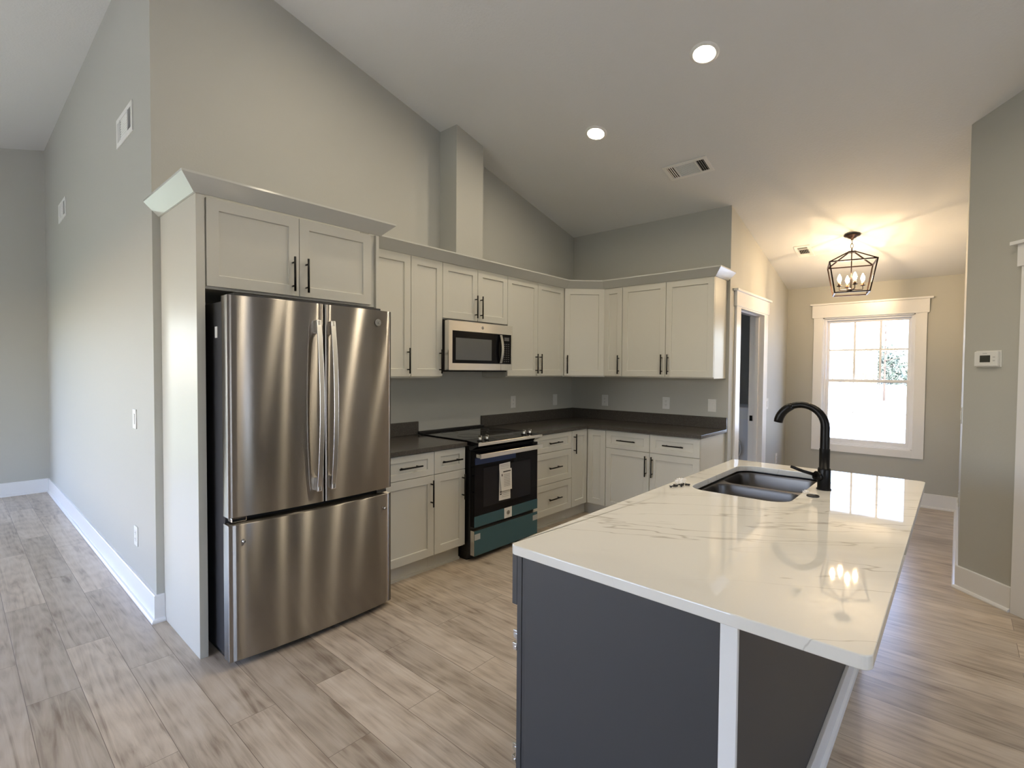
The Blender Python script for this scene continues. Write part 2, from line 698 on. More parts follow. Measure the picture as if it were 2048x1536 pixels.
def aseg(s0, s1, za, zb=None):
    p = [A(s0, 0), A(s0, -T), A(s1, -T), A(s1, 0)]
    zt = [(ceil_z(x) + .08 if zb is None else zb) for x, y in p]
    b.add([(x, y, za) for x, y in p] + [(x, y, z) for (x, y), z in zip(p, zt)],
          [(0, 3, 2, 1), (4, 5, 6, 7), (0, 1, 5, 4), (1, 2, 6, 5), (2, 3, 7, 6), (3, 0, 4, 7)])


aseg(0, AD0, 0)
aseg(AD0, AD1, ADZ)
aseg(AD1, ALEN, 0)
struct(b.build('wall_angled', 'wall'), 'angled greige wall carrying the thermostat')

# chase (boxed duct) on the back wall
b = MB()
xa, xb, ya = -2.02, -1.705, -.21
z0 = 2.375
za, zb = ceil_z(xa) + .05, ceil_z(xb) + .05
b.add([(xa, ya, z0), (xb, ya, z0), (xb, 0, z0), (xa, 0, z0), (xa, ya, za), (xb, ya, zb), (xb, 0, zb), (xa, 0, za)],
      [(0, 3, 2, 1), (4, 5, 6, 7), (0, 1, 5, 4), (1, 2, 6, 5), (2, 3, 7, 6), (3, 0, 4, 7)])
struct(b.build('wall_chase', 'wall'), 'square duct chase rising above the cabinets')

# laundry room box
wall_x('wall_laundry_left', T, WY + T, 1.2, -1, m='darkwall', T=.01, z1f=2.5) if False else None
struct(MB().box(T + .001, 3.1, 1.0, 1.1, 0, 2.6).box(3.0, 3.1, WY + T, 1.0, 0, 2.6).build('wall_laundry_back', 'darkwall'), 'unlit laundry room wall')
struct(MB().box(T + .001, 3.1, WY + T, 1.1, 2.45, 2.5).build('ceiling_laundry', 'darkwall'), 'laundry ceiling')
struct(MB().box(NOOKX + T, 3.1, WY + T - .12, 1.1, -.12, 0).build('floor_laundry', 'floor'), 'laundry floor')
struct(MB().box(NOOKX + T, 3.1, WY, WY + T, 0, 2.5).build('wall_laundry_front', 'siding'), 'outer wall')

# ------------------------------------------------------------ baseboards


def baseboard(name, path, side, h=.14, label=None):
    """path of (x,y) along wall faces; room lies to the 'side' (+1 left of travel, -1 right)"""
    b = MB()
    prof = [(0, 0), (.030, 0), (.030, .008), (.024, .018), (.016, .021), (.014, .021), (.014, h - .004), (.011, h), (0, h)]
    n = len(path)
    rings = []
    for i in range(n):
        p = Vector(path[i])
        d0 = (p - Vector(path[i - 1])).normalized() if i else None
        d1 = (Vector(path[i + 1]) - p).normalized() if i < n - 1 else None
        def nr(d): return Vector((-d.y, d.x)) * side
        if d0 is None: off = nr(d1)
        elif d1 is None: off = nr(d0)
        else:
            a, c2 = nr(d0), nr(d1)
            off = (a + c2) / (1 + a.dot(c2))
        rings.append([(p.x + off.x * u, p.y + off.y * u, z) for u, z in prof])
    vs = [v for r in rings for v in r]
    k = len(prof)
    fs = []
    for i in range(n - 1):
        for j in range(k - 1):
            fs.append((i * k + j, i * k + j + 1, (i + 1) * k + j + 1, (i + 1) * k + j))
    fs += [tuple(range(k - 1, -1, -1)), tuple((n - 1) * k + j for j in range(k))]
    b.add(vs, fs)
    return struct(b.build(name, 'trim'), label)


baseboard('baseboard_left', [(-4.0695, 0), (LX, 0), (LX, FARY - .015)], 1, .154, 'tall white baseboard along the left wall')
baseboard('baseboard_far', [(LX - .0145, FARY), (PX1 + .12, FARY)], 1, .154, 'white baseboard of the far wall')
baseboard('baseboard_nook', [(1.2, WY), (NOOKX, WY), (NOOKX, NY), (AX0, NY), A(.35)], -1, .153, 'white baseboard around the dining nook')

# ------------------------------------------------------------ windows and doors
# window_1: nook window
struct_w = bpy.data.objects.new('window_1', None)
COL.objects.link(struct_w)
struct_w['kind'] = 'structure'
struct_w['label'] = 'white double-hung window with a craftsman casing'
P = struct_w
X = NOOKX
b = MB()
b.box(X - .019, X, -3.130, WYa, .517, 2.113).box(X - .019, X, WYb, -2.070, .517, 2.113).box(X - .019, X, WYa, WYb, .517, WZa)
b.build('casing', 'trim', P, .002)
b = MB()
b.box(X - .026, X, -3.148, -2.052, 2.100 + .001, 2.250).box(X - .042, X, -3.180, -2.032, 2.250, 2.270)
b.build('head_casing', 'trim', P, .002)
# jamb liner
b = MB()
b.box(X - .004, X + T, WYa, WYa + .012, WZa, WZb).box(X - .004, X + T, WYb - .012, WYb, WZa, WZb)
b.box(X - .004, X + T, WYa, WYb, WZb - .012, WZb - .0).box(X - .004, X + T, WYa, WYb, WZa, WZa + .012)
b.build('jamb', 'trim', P)
ya, yb, za, zb = WYa + .012, WYb - .012, WZa + .012, WZb - .012


def frame_ring(b, x0, x1, ya, yb, za, zb, w, wb=None):
    wb = wb or w
    b.box(x0, x1, ya, ya + w, za, zb).box(x0, x1, yb - w, yb, za, zb)
    b.box(x0, x1, ya + w, yb - w, za, za + wb).box(x0, x1, ya + w, yb - w, zb - w, zb)
    return b


frame_ring(MB(), X + .03, X + .11, ya, yb, za, zb, .022).build('window_frame', 'trim', P, .0015)
ya += .022; yb -= .022; za += .022; zb -= .022
zm = 1.352
up_ = frame_ring(MB(), X + .075, X + .10, ya, yb, zm - .018, zb, .028).build('sash', 'trim', P, .0015)
lo_ = frame_ring(MB(), X + .045, X + .072, ya, yb, za, zm + .018, .028, .034).build('sash', 'trim', P, .0015)
gb = MB()
w = (yb - ya - .056)
for k in (1, 2):
    yy = ya + .028 + w * k / 3
    gb.box(X + .084, X + .090, yy - .011, yy + .011, zm + .01, zb - .028)
gb.box(X + .0835, X + .0905, ya + .028, yb - .028, 1.716 - .010, 1.716 + .010)
gb.build('grille', 'trim', up_)
gb = MB()
for k in (1, 2):
    yy = ya + .028 + w * k / 3
    gb.box(X + .056, X + .060, yy - .003, yy + .003, za + .034, zm - .01)
gb.box(X + .0555, X + .0605, ya + .028, yb - .028, .985 - .003, .985 + .003)
gb.build('grille', 'trim', lo_)
MB().box(X + .091, X + .093, ya + .02, yb - .02, zm, zb - .02).build('glass_pane', 'glass', up_)
MB().box(X + .061, X + .063, ya + .02, yb - .02, za + .02, zm).build('glass_pane', 'glass', lo_)

# living room side and rear windows, some added for fill daylight; door_3: patio door


def simple_window_x(name, x, y0, y1, z0, z1, n, label):
    P = bpy.data.objects.new(name, None)
    COL.objects.link(P)
    P['kind'] = 'structure'
    P['label'] = label
    b = MB()
    b.box(x, x + .018, y0 - .09, y0, z0 - .09, z1 + .12).box(x, x + .018, y1, y1 + .09, z0 - .09, z1 + .12)
    b.box(x, x + .018, y0, y1, z1, z1 + .12).box(x, x + .018, y0, y1, z0 - .09, z0)
    b.build('casing', 'trim', P)
    b = MB()
    frame_ring(b, x - .09, x - .03, y0, y1, z0, z1, .04)
    for k in range(1, n):
        yy = y0 + (y1 - y0) * k / n
        b.box(x - .09, x - .03, yy - .035, yy + .035, z0 + .04, z1 - .04)
    b.build('window_frame', 'trim', P)
    MB().box(x - .062, x - .058, y0 + .03, y1 - .03, z0 + .03, z1 - .03).build('glass_pane', 'glass', P)
    return P


simple_window_x('window_2', XL, -1.7, 1.1, .4, 2.3, 3, 'triple window in the left living room wall')


def simple_window_y(name, y, out_, x0, x1, z0, z1, n, label):
    P = bpy.data.objects.new(name, None)
    COL.objects.link(P)
    P['kind'] = 'structure'
    P['label'] = label
    b = MB()
    s = -out_
    zb_ = max(z0 - .09, 0)
    b.box(x0 - .09, x0, y, y + s * .018, zb_, z1 + .12).box(x1, x1 + .09, y, y + s * .018, zb_, z1 + .12)
    b.box(x0, x1, y, y + s * .018, z1, z1 + .12)
    b.build('casing', 'trim', P)
    b = MB()
    ya, yb = y + out_ * .03, y + out_ * .09
    b.box(x0, x0 + .06, ya, yb, z0, z1).box(x1 - .06, x1, ya, yb, z0, z1)
    b.box(x0 + .06, x1 - .06, ya, yb, z0, z0 + .08).box(x0 + .06, x1 - .06, ya, yb, z1 - .07, z1)
    for k in range(1, n):
        xx = x0 + (x1 - x0) * k / n
        b.box(xx - .05, xx + .05, ya, yb, z0 + .08, z1 - .07)
    b.build('window_frame', 'trim', P)
    MB().box(x0 + .05, x1 - .05, (ya + yb) / 2 - .002, (ya + yb) / 2 + .002, z0 + .07, z1 - .06).build('glass_pane', 'glass', P)
    return P


simple_window_y('door_3', FARY, 1, PX0, PX1, 0.0, 2.15, 2, 'sliding glass patio door in the far wall')
simple_window_y('added_window_3', YR, -1, -6.9, -4.9, .3, 2.2, 2, 'added double window in the rear wall, lets in fill daylight')  # unseen, added to bring daylight onto the fronts that face the rear
simple_window_x('added_window_5', XL, 1.7, 2.7, .4, 2.3, 1, 'added single window in the left living room wall, lets in fill daylight')  # unseen, added to brighten the left ceiling and upper wall
simple_window_y('window_4', YR, -1, -3.1, -2.75, .15, 2.25, 1, 'tall window in the rear wall')

# door_1: laundry doorway casing and jambs
P = bpy.data.objects.new('door_1', None)
COL.objects.link(P)
P['kind'] = 'structure'
P['label'] = 'white cased doorway to the dark laundry room'
b = MB()
b.box(.140, DX0, WY - .019, WY, 0, 2.10).box(DX1, 1.195, WY - .019, WY, 0, 2.10)
b.build('casing', 'trim', P, .002)
b = MB()
b.box(.118, 1.217, WY - .026, WY, 2.0801, 2.222).box(.088, 1.247, WY - .045, WY, 2.222, 2.243)
b.build('head_casing', 'trim', P, .002)
b = MB()
b.box(DX0, DX0 + .014, WY - .019, WY + T + .01, 0, DZ - .014).box(DX1 - .014, DX1, WY - .019, WY + T + .01, 0, DZ - .014)
b.box(DX0, DX1, WY - .019, WY + T + .01, DZ - .014, DZ)
jm = b.build('jamb', 'trim', P)
b = MB()
b.box(DX0 + .014, DX0 + .026, WY + .035, WY + .07, 0, DZ - .026).box(DX1 - .026, DX1 - .014, WY + .035, WY + .07, 0, DZ - .026)
b.box(DX0 + .014, DX1 - .014, WY + .035, WY + .07, DZ - .026, DZ - .014)
b.build('door_stop', 'trim', P)
MB().box(DX1 - .018, DX1 - .0135, WY + .085, WY + .115, .905, .965).build('strike_plate', 'black', jm)

# door_2: closed door in the angled wall
P = bpy.data.objects.new('door_2', None)
COL.objects.link(P)
P['kind'] = 'structure'
P['label'] = 'white door in the angled wall, mostly out of frame'
b = MB()
abox(b, .355, AD0, 0, .019, 0, 2.09)
abox(b, AD1, AD1 + .11, 0, .019, 0, 2.09)
b.build('casing', 'trim', P, .002)
b = MB()
abox(b, .335, AD1 + .13, 0, .026, 2.0901, 2.222)
abox(b, .305, AD1 + .16, 0, .045, 2.222, 2.243)
b.build('head_casing', 'trim', P, .002)
b = MB()
abox(b, AD0, AD1, -.08, -.04, .005, ADZ)
b.build('door_leaf', 'trim', P)

# ------------------------------------------------------------ cabinets


def shaker(name, w, h, parent, x, z, m='cab', rail=.057, y=0., t=.02, label=None):
    """door or drawer front; its back lies at local y, its front at y - t"""
    b = MB()
    r = min(rail, h * .27)
    d = .009
    f, k = -t, -t + d
    o = [(0, 0), (w, 0), (w, h), (0, h)]
    i = [(rail, r), (w - rail, r), (w - rail, h - r), (rail, h - r)]
    e = .002
    j = [(rail + e, r + e), (w - rail - e, r + e), (w - rail - e, h - r - e), (rail + e, h - r - e)]
    vs = [(a, 0, c) for a, c in o] + [(a, f, c) for a, c in o] + [(a, f, c) for a, c in i] + [(a, k, c) for a, c in j]
    fs = [(0, 1, 2, 3)]
    for q in range(4):
        n = (q + 1) % 4
        fs += [(q, n, n + 4, q + 4), (q + 4, n + 4, n + 8, q + 8), (q + 8, n + 8, n + 12, q + 12)]
    fs.append((12, 13, 14, 15))
    b.add(vs, fs)
    ob = b.build(name, m, parent, .0012, loc=(x, y, z), seg=1)
    if label:
        ob['label'] = label
    return ob


_h = {}


def handle(parent, x, z, vert=True, L=.19, t=.02, m='black'):
    """bar pull centred at local x,z of a front"""
    key = (vert, L)
    if key not in _h:
        b = MB()
        y = -t - .032
        if vert:
            b.tube([(0, y, -L / 2), (0, y, L / 2)], .006, 12)
            for s in (-1, 1):
                b.tube([(0, -t + .0, s * L * .34), (0, y, s * L * .34)], .0048, 10)
        else:
            b.tube([(-L / 2, y, 0), (L / 2, y, 0)], .006, 12)
            for s in (-1, 1):
                b.tube([(s * L * .34, -t, 0), (s * L * .34, y, 0)], .0048, 10)
        o = b.build('handle', m, parent)
        _h[key] = o.data
    else:
        o = bpy.data.objects.new('handle', _h[key])
        COL.objects.link(o)
        o.parent = parent
    o.location = (x, 0, z)
    return o


G = .0022
UB, UT = 1.3975, 2.298


def upper(label, p0, rz, w, doors, z0=UB, z1=UT, depth=.306, name='wall_cabinet', grp='upper wall cabinets', body_drop=.012):
    """p0 = world xy of the left front corner of the carcass; doors: list of (x0,x1,handle side)"""
    t = thing(name, label, 'cabinet', (p0[0], p0[1], z0), rz, grp)
    h = z1 - z0
    MB().box(.001, w - .001, 0.001, depth, -body_drop, h + .004).build('cabinet_body', 'cab', t, .001)
    for (a, bb, hs) in doors:
        d = shaker('door', bb - a - 2 * G, h, t, a + G, 0)
        ww = bb - a - 2 * G
        if hs:
            hx = ww - .029 if hs == 'r' else .029
            handle(d, hx, .117)
    return t


FY = -.308
upper('tall cream wall cabinet beside the fridge enclosure, handle at lower right', (-3.034, FY), 0, .460, [(0, .460, 'r')])
upper('narrow tall cream wall cabinet between the fridge-side cabinet and the microwave', (-2.574, FY), 0, .307, [(0, .307, 'r')])
upper('short two-door cream wall cabinet directly above the microwave', (-2.267, FY), 0, .767, [(0, .389, 'r'), (.389, .767, 'l')], z0=1.862, body_drop=.008)
upper('tall two-door cream wall cabinet right of the microwave', (-1.50, FY), 0, .868, [(0, .438, 'r'), (.438, .868, 'l')])
# diagonal corner cabinet
t = thing('corner_cabinet', 'single-door cream wall cabinet set diagonally in the kitchen corner', 'cabinet', (-.618, FY, UB), R(-45), 'upper wall cabinets')
Lc = math.hypot(.31, .31)


def loc45(x, y):      # world offset from the cabinet corner into its local frame
    dx, dy = x + .618, y - FY
    q = 2 ** -.5
    return (dx * q - dy * q, dx * q + dy * q)


pts = [(-.618, FY + .001), (-.3085, -.6175), (-.002, -.6175), (-.002, -.002), (-.6175, -.002), (-.6175, FY)]
pl = [loc45(x, y) for x, y in pts]
MB().prism(pl, -.012, UT - UB + .004).build('cabinet_body', 'cab', t, .001)
d = shaker('door', Lc - .024, UT - UB, t, .012, 0, y=-.001)
handle(d, .03, .117)
# side wall run (fronts face -x)
FXc = -.308
upper('narrow cream wall cabinet between the corner cabinet and the end pair', (FXc, -.6185), R(-90), .214, [(0, .214, 'r')])
upper('two-door cream wall cabinet at the open end of the side run', (FXc, -.8335), R(-90), .919, [(0, .464, 'r'), (.464, .919, 'l')])

# fridge enclosure
tag(MB().box(-4.068, -4.030, -.608, -.001, .0, 2.30).build('tall_end_panel', 'cab', None, .001),
    'tall glossy off-white end panel on the left side of the refrigerator', 'panel')
tag(MB().box(-3.058, -3.036, -.608, -.001, .0, 2.30).build('tall_end_panel', 'cab', None, .001),
    'tall off-white end panel on the right side of the refrigerator', 'panel')
t = thing('fridge_cabinet', 'two-door shaker cabinet mounted above the refrigerator', 'cabinet', (-4.029, -.588, 1.857), 0)
MB().box(0, .970, .001, .586, -.012, .443).build('cabinet_body', 'cab', t, .001)
for a, bb, hs in ((.007, .472, 'r'), (.475, .936, 'l')):
    d = shaker('door', bb - a, .436, t, a, 0.0, y=0)
    handle(d, (bb - a) - .037 if hs == 'r' else .037, .117)

# crown moldings


def crown(path, label, side):
    b = MB()
    prof = [(.001, .0), (.010, .0), (.078, .066), (.078, .076), (.066, .076), (.001, .012)]
    n = len(path)
    k = len(prof)
    vs = []
    for i in range(n):
        p = Vector(path[i])
        d0 = (p - Vector(path[i - 1])).normalized() if i else None
        d1 = (Vector(path[i + 1]) - p).normalized() if i < n - 1 else None
        def nr(d): return Vector((-d.y, d.x)) * side
        if d0 is None: off = nr(d1)
        elif d1 is None: off = nr(d0)
        else:
            a, c2 = nr(d0), nr(d1)
            off = (a + c2) / (1 + a.dot(c2))
        vs += [(p.x + off.x * u, p.y + off.y * u, 2.3005 + z) for u, z in prof]
    fs = []
    for i in range(n - 1):
        for j in range(k):
            fs.append((i * k + j, i * k + (j + 1) % k, (i + 1) * k + (j + 1) % k, (i + 1) * k + j))
    fs += [tuple(range(k)), tuple((n - 1) * k + j for j in range(k - 1, -1, -1))]
    b.add(vs, fs)
    return tag(b.build('crown_molding', 'crown'), label, 'molding')


crown([(-4.068, -.002), (-4.068, -.606), (-3.036, -.606), (-3.036, -.41)], 'sloped crown molding around the top of the fridge enclosure', -1)
crown([(-3.034, -.326), (-.612, -.326), (-.326, -.612), (-.326, -1.7525), (-.002, -1.7525)], 'long crown molding running over the wall cabinets and corner', -1)

# base cabinets
CT = .907
BZ0, BZ1 = .115, .868


def base(label, p0, rz, w, fronts, name='base_cabinet', depth=.600, toe=True):
    """fronts: (kind, x0, x1, z0, z1, handle) in local coords"""
    t = thing(name, label, 'cabinet', (p0[0], p0[1], 0), rz, 'lower base cabinets')
    b = MB()
    b.box(.0005, w - .0005, .001, depth, BZ0, .875)
    b.build('cabinet_body', 'cab', t, .001)
    b = MB()
    b.box(.0005, w - .0005, .055, .075, 0.0, BZ0)
    b.box(.0005, w - .0005, .041, .055, 0.0, .018)
    b.build('toe_kick', 'cab', t)
    for kind, a, bb, z0, z1, hs in fronts:
        f = shaker(kind, bb - a - 2 * G, z1 - z0, t, a + G, z0)
        ww, hh = bb - a - 2 * G, z1 - z0
        if kind == 'drawer':
            handle(f, ww / 2, hh / 2, False)
        elif hs:
            handle(f, ww - .029 if hs == 'r' else .029, hh - .125)
    return t


DT = .868
DS = .704
base('cream base cabinet beside the refrigerator, drawer over door', (-3.034, -.604), 0, .443,
     [('drawer', 0, .443, DS + .0015, DT, ''), ('door', 0, .443, .127, DS - .0025, 'r')])
base('narrow cream base cabinet just left of the range, drawer over door', (-2.591, -.604), 0, .300,
     [('drawer', 0, .300, DS + .0015, DT, ''), ('door', 0, .300, .127, DS - .0025, 'r')])
base('cream three-drawer base cabinet right of the range', (-1.490, -.604), 0, .599,
     [('drawer', 0.02, .599, DS + .0015, DT, ''), ('drawer', 0.02, .599, .417, DS - .0025, ''), ('drawer', 0.02, .599, .127, .413, '')])
# L-shaped corner base
t = thing('corner_base_cabinet', 'L-shaped corner base cabinet with a folding two-leaf door', 'cabinet', (-.891, -.604, 0), 0, 'lower base cabinets')
ox, oy = -.891, -.604
pp = [(-.890, -.603), (-.6045, -.603), (-.6045, -.835), (-.003, -.835), (-.003, -.003), (-.890, -.003)]
MB().prism([(x - ox, y - oy) for x, y in pp], BZ0, .875).build('cabinet_body', 'cab', t, .001)
pp = [(-.890, -.548), (-.549, -.548), (-.549, -.835), (-.535, -.835), (-.535, -.534), (-.890, -.534)]
MB().prism([(x - ox, y - oy) for x, y in pp], 0, BZ0).build('toe_kick', 'cab', t)
d = shaker('door', .260, .741, t, .003, .127)
handle(d, .029, .741 - .125)
d2 = shaker('door', .204, .741, t, .286 - .0, .127)
d2.rotation_euler = (0, 0, R(-90))
d2.location = (.2855, -.026, .127)
base('two-drawer two-door cream base cabinet at the open end of the side run', (-.604, -.8365), R(-90), .922,
     [('drawer', 0, .460, DS + .0015, DT, ''), ('drawer', .460, .922, DS + .0015, DT, ''),
      ('door', 0, .460, .127, DS - .0025, 'r'), ('door', .460, .922, .127, DS - .0025, 'l')])

# dark worktops
ct = MB().box(-3.035, -2.290, -.644, -.002, .876, CT).build('countertop', 'dark', None, .002)
tag(ct, 'short dark quartz worktop between the refrigerator and the range', 'worktop')
o = MB().box(-3.035, -2.262, -.021, -.002, CT + .0005, 1.016).build('backsplash', 'dark', ct, .0015)
pp = [(-1.495, -.002), (-1.495, -.644), (-.644, -.644), (-.644, -1.775), (-.002, -1.775), (-.002, -.002)]
ct = MB().prism(pp[::-1][::-1], .876, CT).build('countertop', 'dark', None, .002)
tag(ct, 'L-shaped dark quartz worktop wrapping the kitchen corner', 'worktop')
pp = [(-1.515, -.002), (-1.515, -.021), (-.021, -.021), (-.021, -1.775), (-.002, -1.775), (-.002, -.002)]
MB().prism(pp, CT + .0005, 1.016).build('backsplash', 'dark', ct, .0015)

# ------------------------------------------------------------ appliances


def badge(parent, x, y, z, r=.02, lite=True):
    """round monogram badge facing -y: ring and two looping script letters"""
    b = MB()
    n = 40
    pr = [(0, 0), (r, 0), (r, -.002), (r * .93, -.003), (0, -.003)]
    vs, fs = [], []
    for i, (rr, yy) in enumerate(pr):
        for j in range(n):
            a = 2 * math.pi * j / n
            vs.append((x + rr * math.cos(a), y + yy, z + rr * math.sin(a)))
    for i in range(len(pr) - 1):
        for j in range(n):
            fs.append((i * n + j, i * n + (j + 1) % n, (i + 1) * n + (j + 1) % n, (i + 1) * n + j))
    b.add(vs, fs)
    o = b.build('badge', 'badge', parent)
    b = MB()
    ya = y - .0032
    ring = [(x + r * .80 * math.cos(a), ya, z + r * .80 * math.sin(a)) for a in [2 * math.pi * j / 30 for j in range(31)]]
    b.tube(ring, r * .035, 6)
    # script G and E
    def curve(pts):
        b.tube([(x + u * r, ya, z + v * r) for u, v in pts], r * .05, 6)
    curve([(-.05, .38), (-.25, .50), (-.45, .30), (-.50, 0), (-.38, -.28), (-.15, -.35), (-.03, -.12), (-.05, .06), (-.22, .08), (-.16, -.10), (-.02, -.45), (-.2, -.55)])
    curve([(.42, .30), (.34, .50), (.16, .42), (.12, .2), (.26, .06), (.12, .0), (.06, -.2), (.16, -.42), (.36, -.42), (.50, -.2)])
    b.build('monogram', 'badgeline', o)
    return o


# refrigerator
t = thing('refrigerator', 'stainless steel french-door refrigerator with a bottom freezer drawer', 'refrigerator', (-4.005, 0, 0))
FW = .915
MB().box(.012, FW - .008, -.735, -.04, .035, 1.775).build('case', 'fridge_side', t, .004)
MB().box(.03, FW - .03, -.745, -.70, .035, 1.775).build('gasket', 'gasket', t)
YE, YM = -.818, -.846


def curved_door(name, xa, xb, z0, z1, yb, parent, m='steel', nseg=22):
    """door front bowed about the fridge centre line"""
    b = MB()
    xc, hw = FW / 2, FW / 2
    xs = [xa + (xb - xa) * i / nseg for i in range(nseg + 1)]

    def yf(x):
        u = abs(x - xc) / hw
        y = YM + (YE - YM) * (u ** 2.2)
        return y
    e = .004
    front = []
    for i, x in enumerate(xs):
        front.append((x, yf(x)))
    front[0] = (xa + e * .5, yf(xa) + e * .4)
    front[-1] = (xb - e * .5, yf(xb) + e * .4)
    poly = [(xa, yb), (xa, yf(xa) + e)] + front + [(xb, yf(xb) + e), (xb, yb)]
    n = len(poly)
    vs = [(x, y, z0) for x, y in poly] + [(x, y, z1) for x, y in poly]
    fs = [tuple(range(n)), tuple(range(2 * n - 1, n - 1, -1))]
    fs += [(i, (i + 1) % n, (i + 1) % n + n, i + n) for i in range(n)]
    b.add(vs, fs, True)
    for i in (0, 1):
        b.sm[i] = False
    b.sm[-1] = False
    b.sm[2] = False
    b.sm[-2] = False
    o = b.build(name, m, parent, uv=True)
    bv = o.modifiers.new('Bevel', 'BEVEL')
    bv.width = .002
    bv.segments = 2
    bv.limit_method = 'ANGLE'
    bv.angle_limit = R(50)
    return o


dl = curved_door('door', 0, FW * .5155 - .003, .733, 1.797, -.75, t)
dr = curved_door('door', FW * .5155 + .003, FW, .733, 1.797, -.75, t)
fz = curved_door('freezer_drawer', 0, FW, .035, .697, -.75, t)


def fridge_handle(x, parent):
    """flat strap bowed out from the door"""
    b = MB()
    z0, z1, wv, th = .803, 1.706, .013, .010
    n = 24
    vs = []
    for i in range(n + 1):
        u = i / n
        z = z0 + (z1 - z0) * u
        y = -.888 - .034 * (1 - (2 * u - 1) ** 2)
        for dx, dy in ((-wv, 0), (wv, 0), (wv, th), (-wv, th)):
            vs.append((x + dx, y + dy, z))
    fs = [(0, 1, 2, 3), (n * 4 + 3, n * 4 + 2, n * 4 + 1, n * 4)]
    for i in range(n):
        for j in range(4):
            fs.append((i * 4 + j, i * 4 + (j + 1) % 4, (i + 1) * 4 + (j + 1) % 4, (i + 1) * 4 + j))
    b.add(vs, fs)
    o = b.build('handle', 'steel2', parent, .0015, uv=True)
    MB().box(x - .009, x + .009, -.892, -.842, z0 + .002, z0 + .07).build('handle_mount', 'steel2', o, .002, uv=True)
    MB().box(x - .009, x + .009, -.892, -.842, z1 - .07, z1 - .002).build('handle_mount', 'steel2', o, .002, uv=True)


fridge_handle(FW * .5155 - .052, dl)
fridge_handle(FW * .5155 + .028, dr)
badge(dr, .812, -.8355, 1.724, .020)
for xx in (.062, .860):
    b = MB()
    b.tube([(xx, -.822, .615), (xx, -.842, .615)], [.010, .006], 16)
    b.tube([(xx, -.842, .615), (xx, -.846, .615)], .0045, 12)
    b.build('handle_stud', 'chrome', fz)
for xx in (.055, FW - .055):
    b = MB().box(xx - .035, xx + .035, -.80, -.74, .704, .726)
    b.build('hinge', 'chrome', t, .004)
b = MB().box(.045, FW - .045, -.775, -.60, 1.776, 1.815)
b.build('hinge_cover', 'fridge_side', t, .003)
MB().box(.02, FW - .02, -.70, -.08, .012, .034).build('base_grille', 'blackplastic', t)
for xx in (.05, FW - .05):
    MB().tube([(xx, -.66, 0.0), (xx, -.66, .03)], .02, 14).build('foot', 'blackplastic', t)
MB().box(.0095, .012, -.66, -.63, 1.60, 1.655).build('sticker', 'plate', t)

# microwave
t = thing('microwave', 'over-the-range stainless microwave with a black window and keypad', 'microwave', (-2.2645, 0, 1.445))
MW = .750
H = .396
MB().box(0.002, MW - .002, -.352, -.004, 0, H).build('case', 'blackplastic', t, .003)
MB().box(.02, MW - .02, -.350, -.03, -.010, -.0005).build('underside_vent', 'gasket', t)
db = MB()
# stainless face as a frame around the black panel
wx0, wx1, wz0, wz1 = .038, .735, .058, .318
db.box(0, wx0, -.400, -.353, .003, H).box(wx1, MW, -.400, -.353, .003, H)
db.box(wx0, wx1, -.400, -.353, .003, wz0).box(wx0, wx1, -.400, -.353, wz1, H)
fr = db.build('face_frame', 'steel2', t, .0, uv=True)
pn = MB().box(wx0, wx1, -.3985, -.354, wz0, wz1).build('door_glass', 'ovenglass', t)
MB().box(.075, .485, -.3995, -.3985, .085, .262).build('window_screen', 'mesh', pn)
b = MB()
hx = .592
zs = [.066 + .244 * i / 14 for i in range(15)]
vs = []
for i, z in enumerate(zs):
    y = -.412 - .022 * (1 - (2 * i / 14 - 1) ** 2)
    for dx, dy in ((-.015, 0), (.013, 0), (.013, .009), (-.015, .009)):
        vs.append((hx + dx, y + dy, z))
fs = [(0, 1, 2, 3), (14 * 4 + 3, 14 * 4 + 2, 14 * 4 + 1, 14 * 4)]
for i in range(14):
    for j in range(4):
        fs.append((i * 4 + j, i * 4 + (j + 1) % 4, (i + 1) * 4 + (j + 1) % 4, (i + 1) * 4 + j))
b.add(vs, fs)
b.box(hx - .012, hx + .010, -.412, -.398, .066, .085).box(hx - .012, hx + .010, -.412, -.398, .291, .310)
b.build('handle', 'steel2', t, .001, uv=True)
kp = MB()
for r_ in range(9):
    for c_ in range(3):
        kp.box(.640 + c_ * .027, .656 + c_ * .027, -.3992, -.3985, .078 + r_ * .019, .083 + r_ * .019)
kp.box(.645, .708, -.3992, -.3985, .262, .292)
kp.build('keypad', mat('keypad_print', (.10, .10, .10), .5), pn)
badge(fr, .375, -.400, .357, .013)
MB().box(.600, .602, -.4006, -.400, .004, .056).build('door_seam', 'slot', fr)

# range
t = thing('range', 'slide-in electric range with blue protective film and a black oven door', 'range', (-2.2725, 0, 0))
RW = .762
MB().box(-.006 + .008, RW - .002, -.655, -.03, .06, .895).build('body', 'blackplastic', t, .002)
MB().box(.002, RW - .002, -.62, -.08, .0, .06).build('plinth', 'blackplastic', t)
tp = MB().box(-.0, RW, -.600, -.025, .9085, .9165).build('cooktop', 'blackglass', t, .002)
MB().box(0.0, RW, -.050, -.023, .9168, .934).build('rear_vent_trim', 'blackplastic', t, .002)
burner_mat = mat('burner_print', (.06, .06, .06), .4)
for (cx_, cy_, rr) in ((.20, -.44, .10), (.56, -.44, .115), (.20, -.19, .075), (.56, -.19, .085)):
    pts_ = [(cx_ + rr * math.cos(a), cy_ + rr * math.sin(a), .9168) for a in [2 * math.pi * j / 40 for j in range(41)]]
    MB().tube(pts_, .0008, 4, cap=False).build('burner_ring', burner_mat, tp)
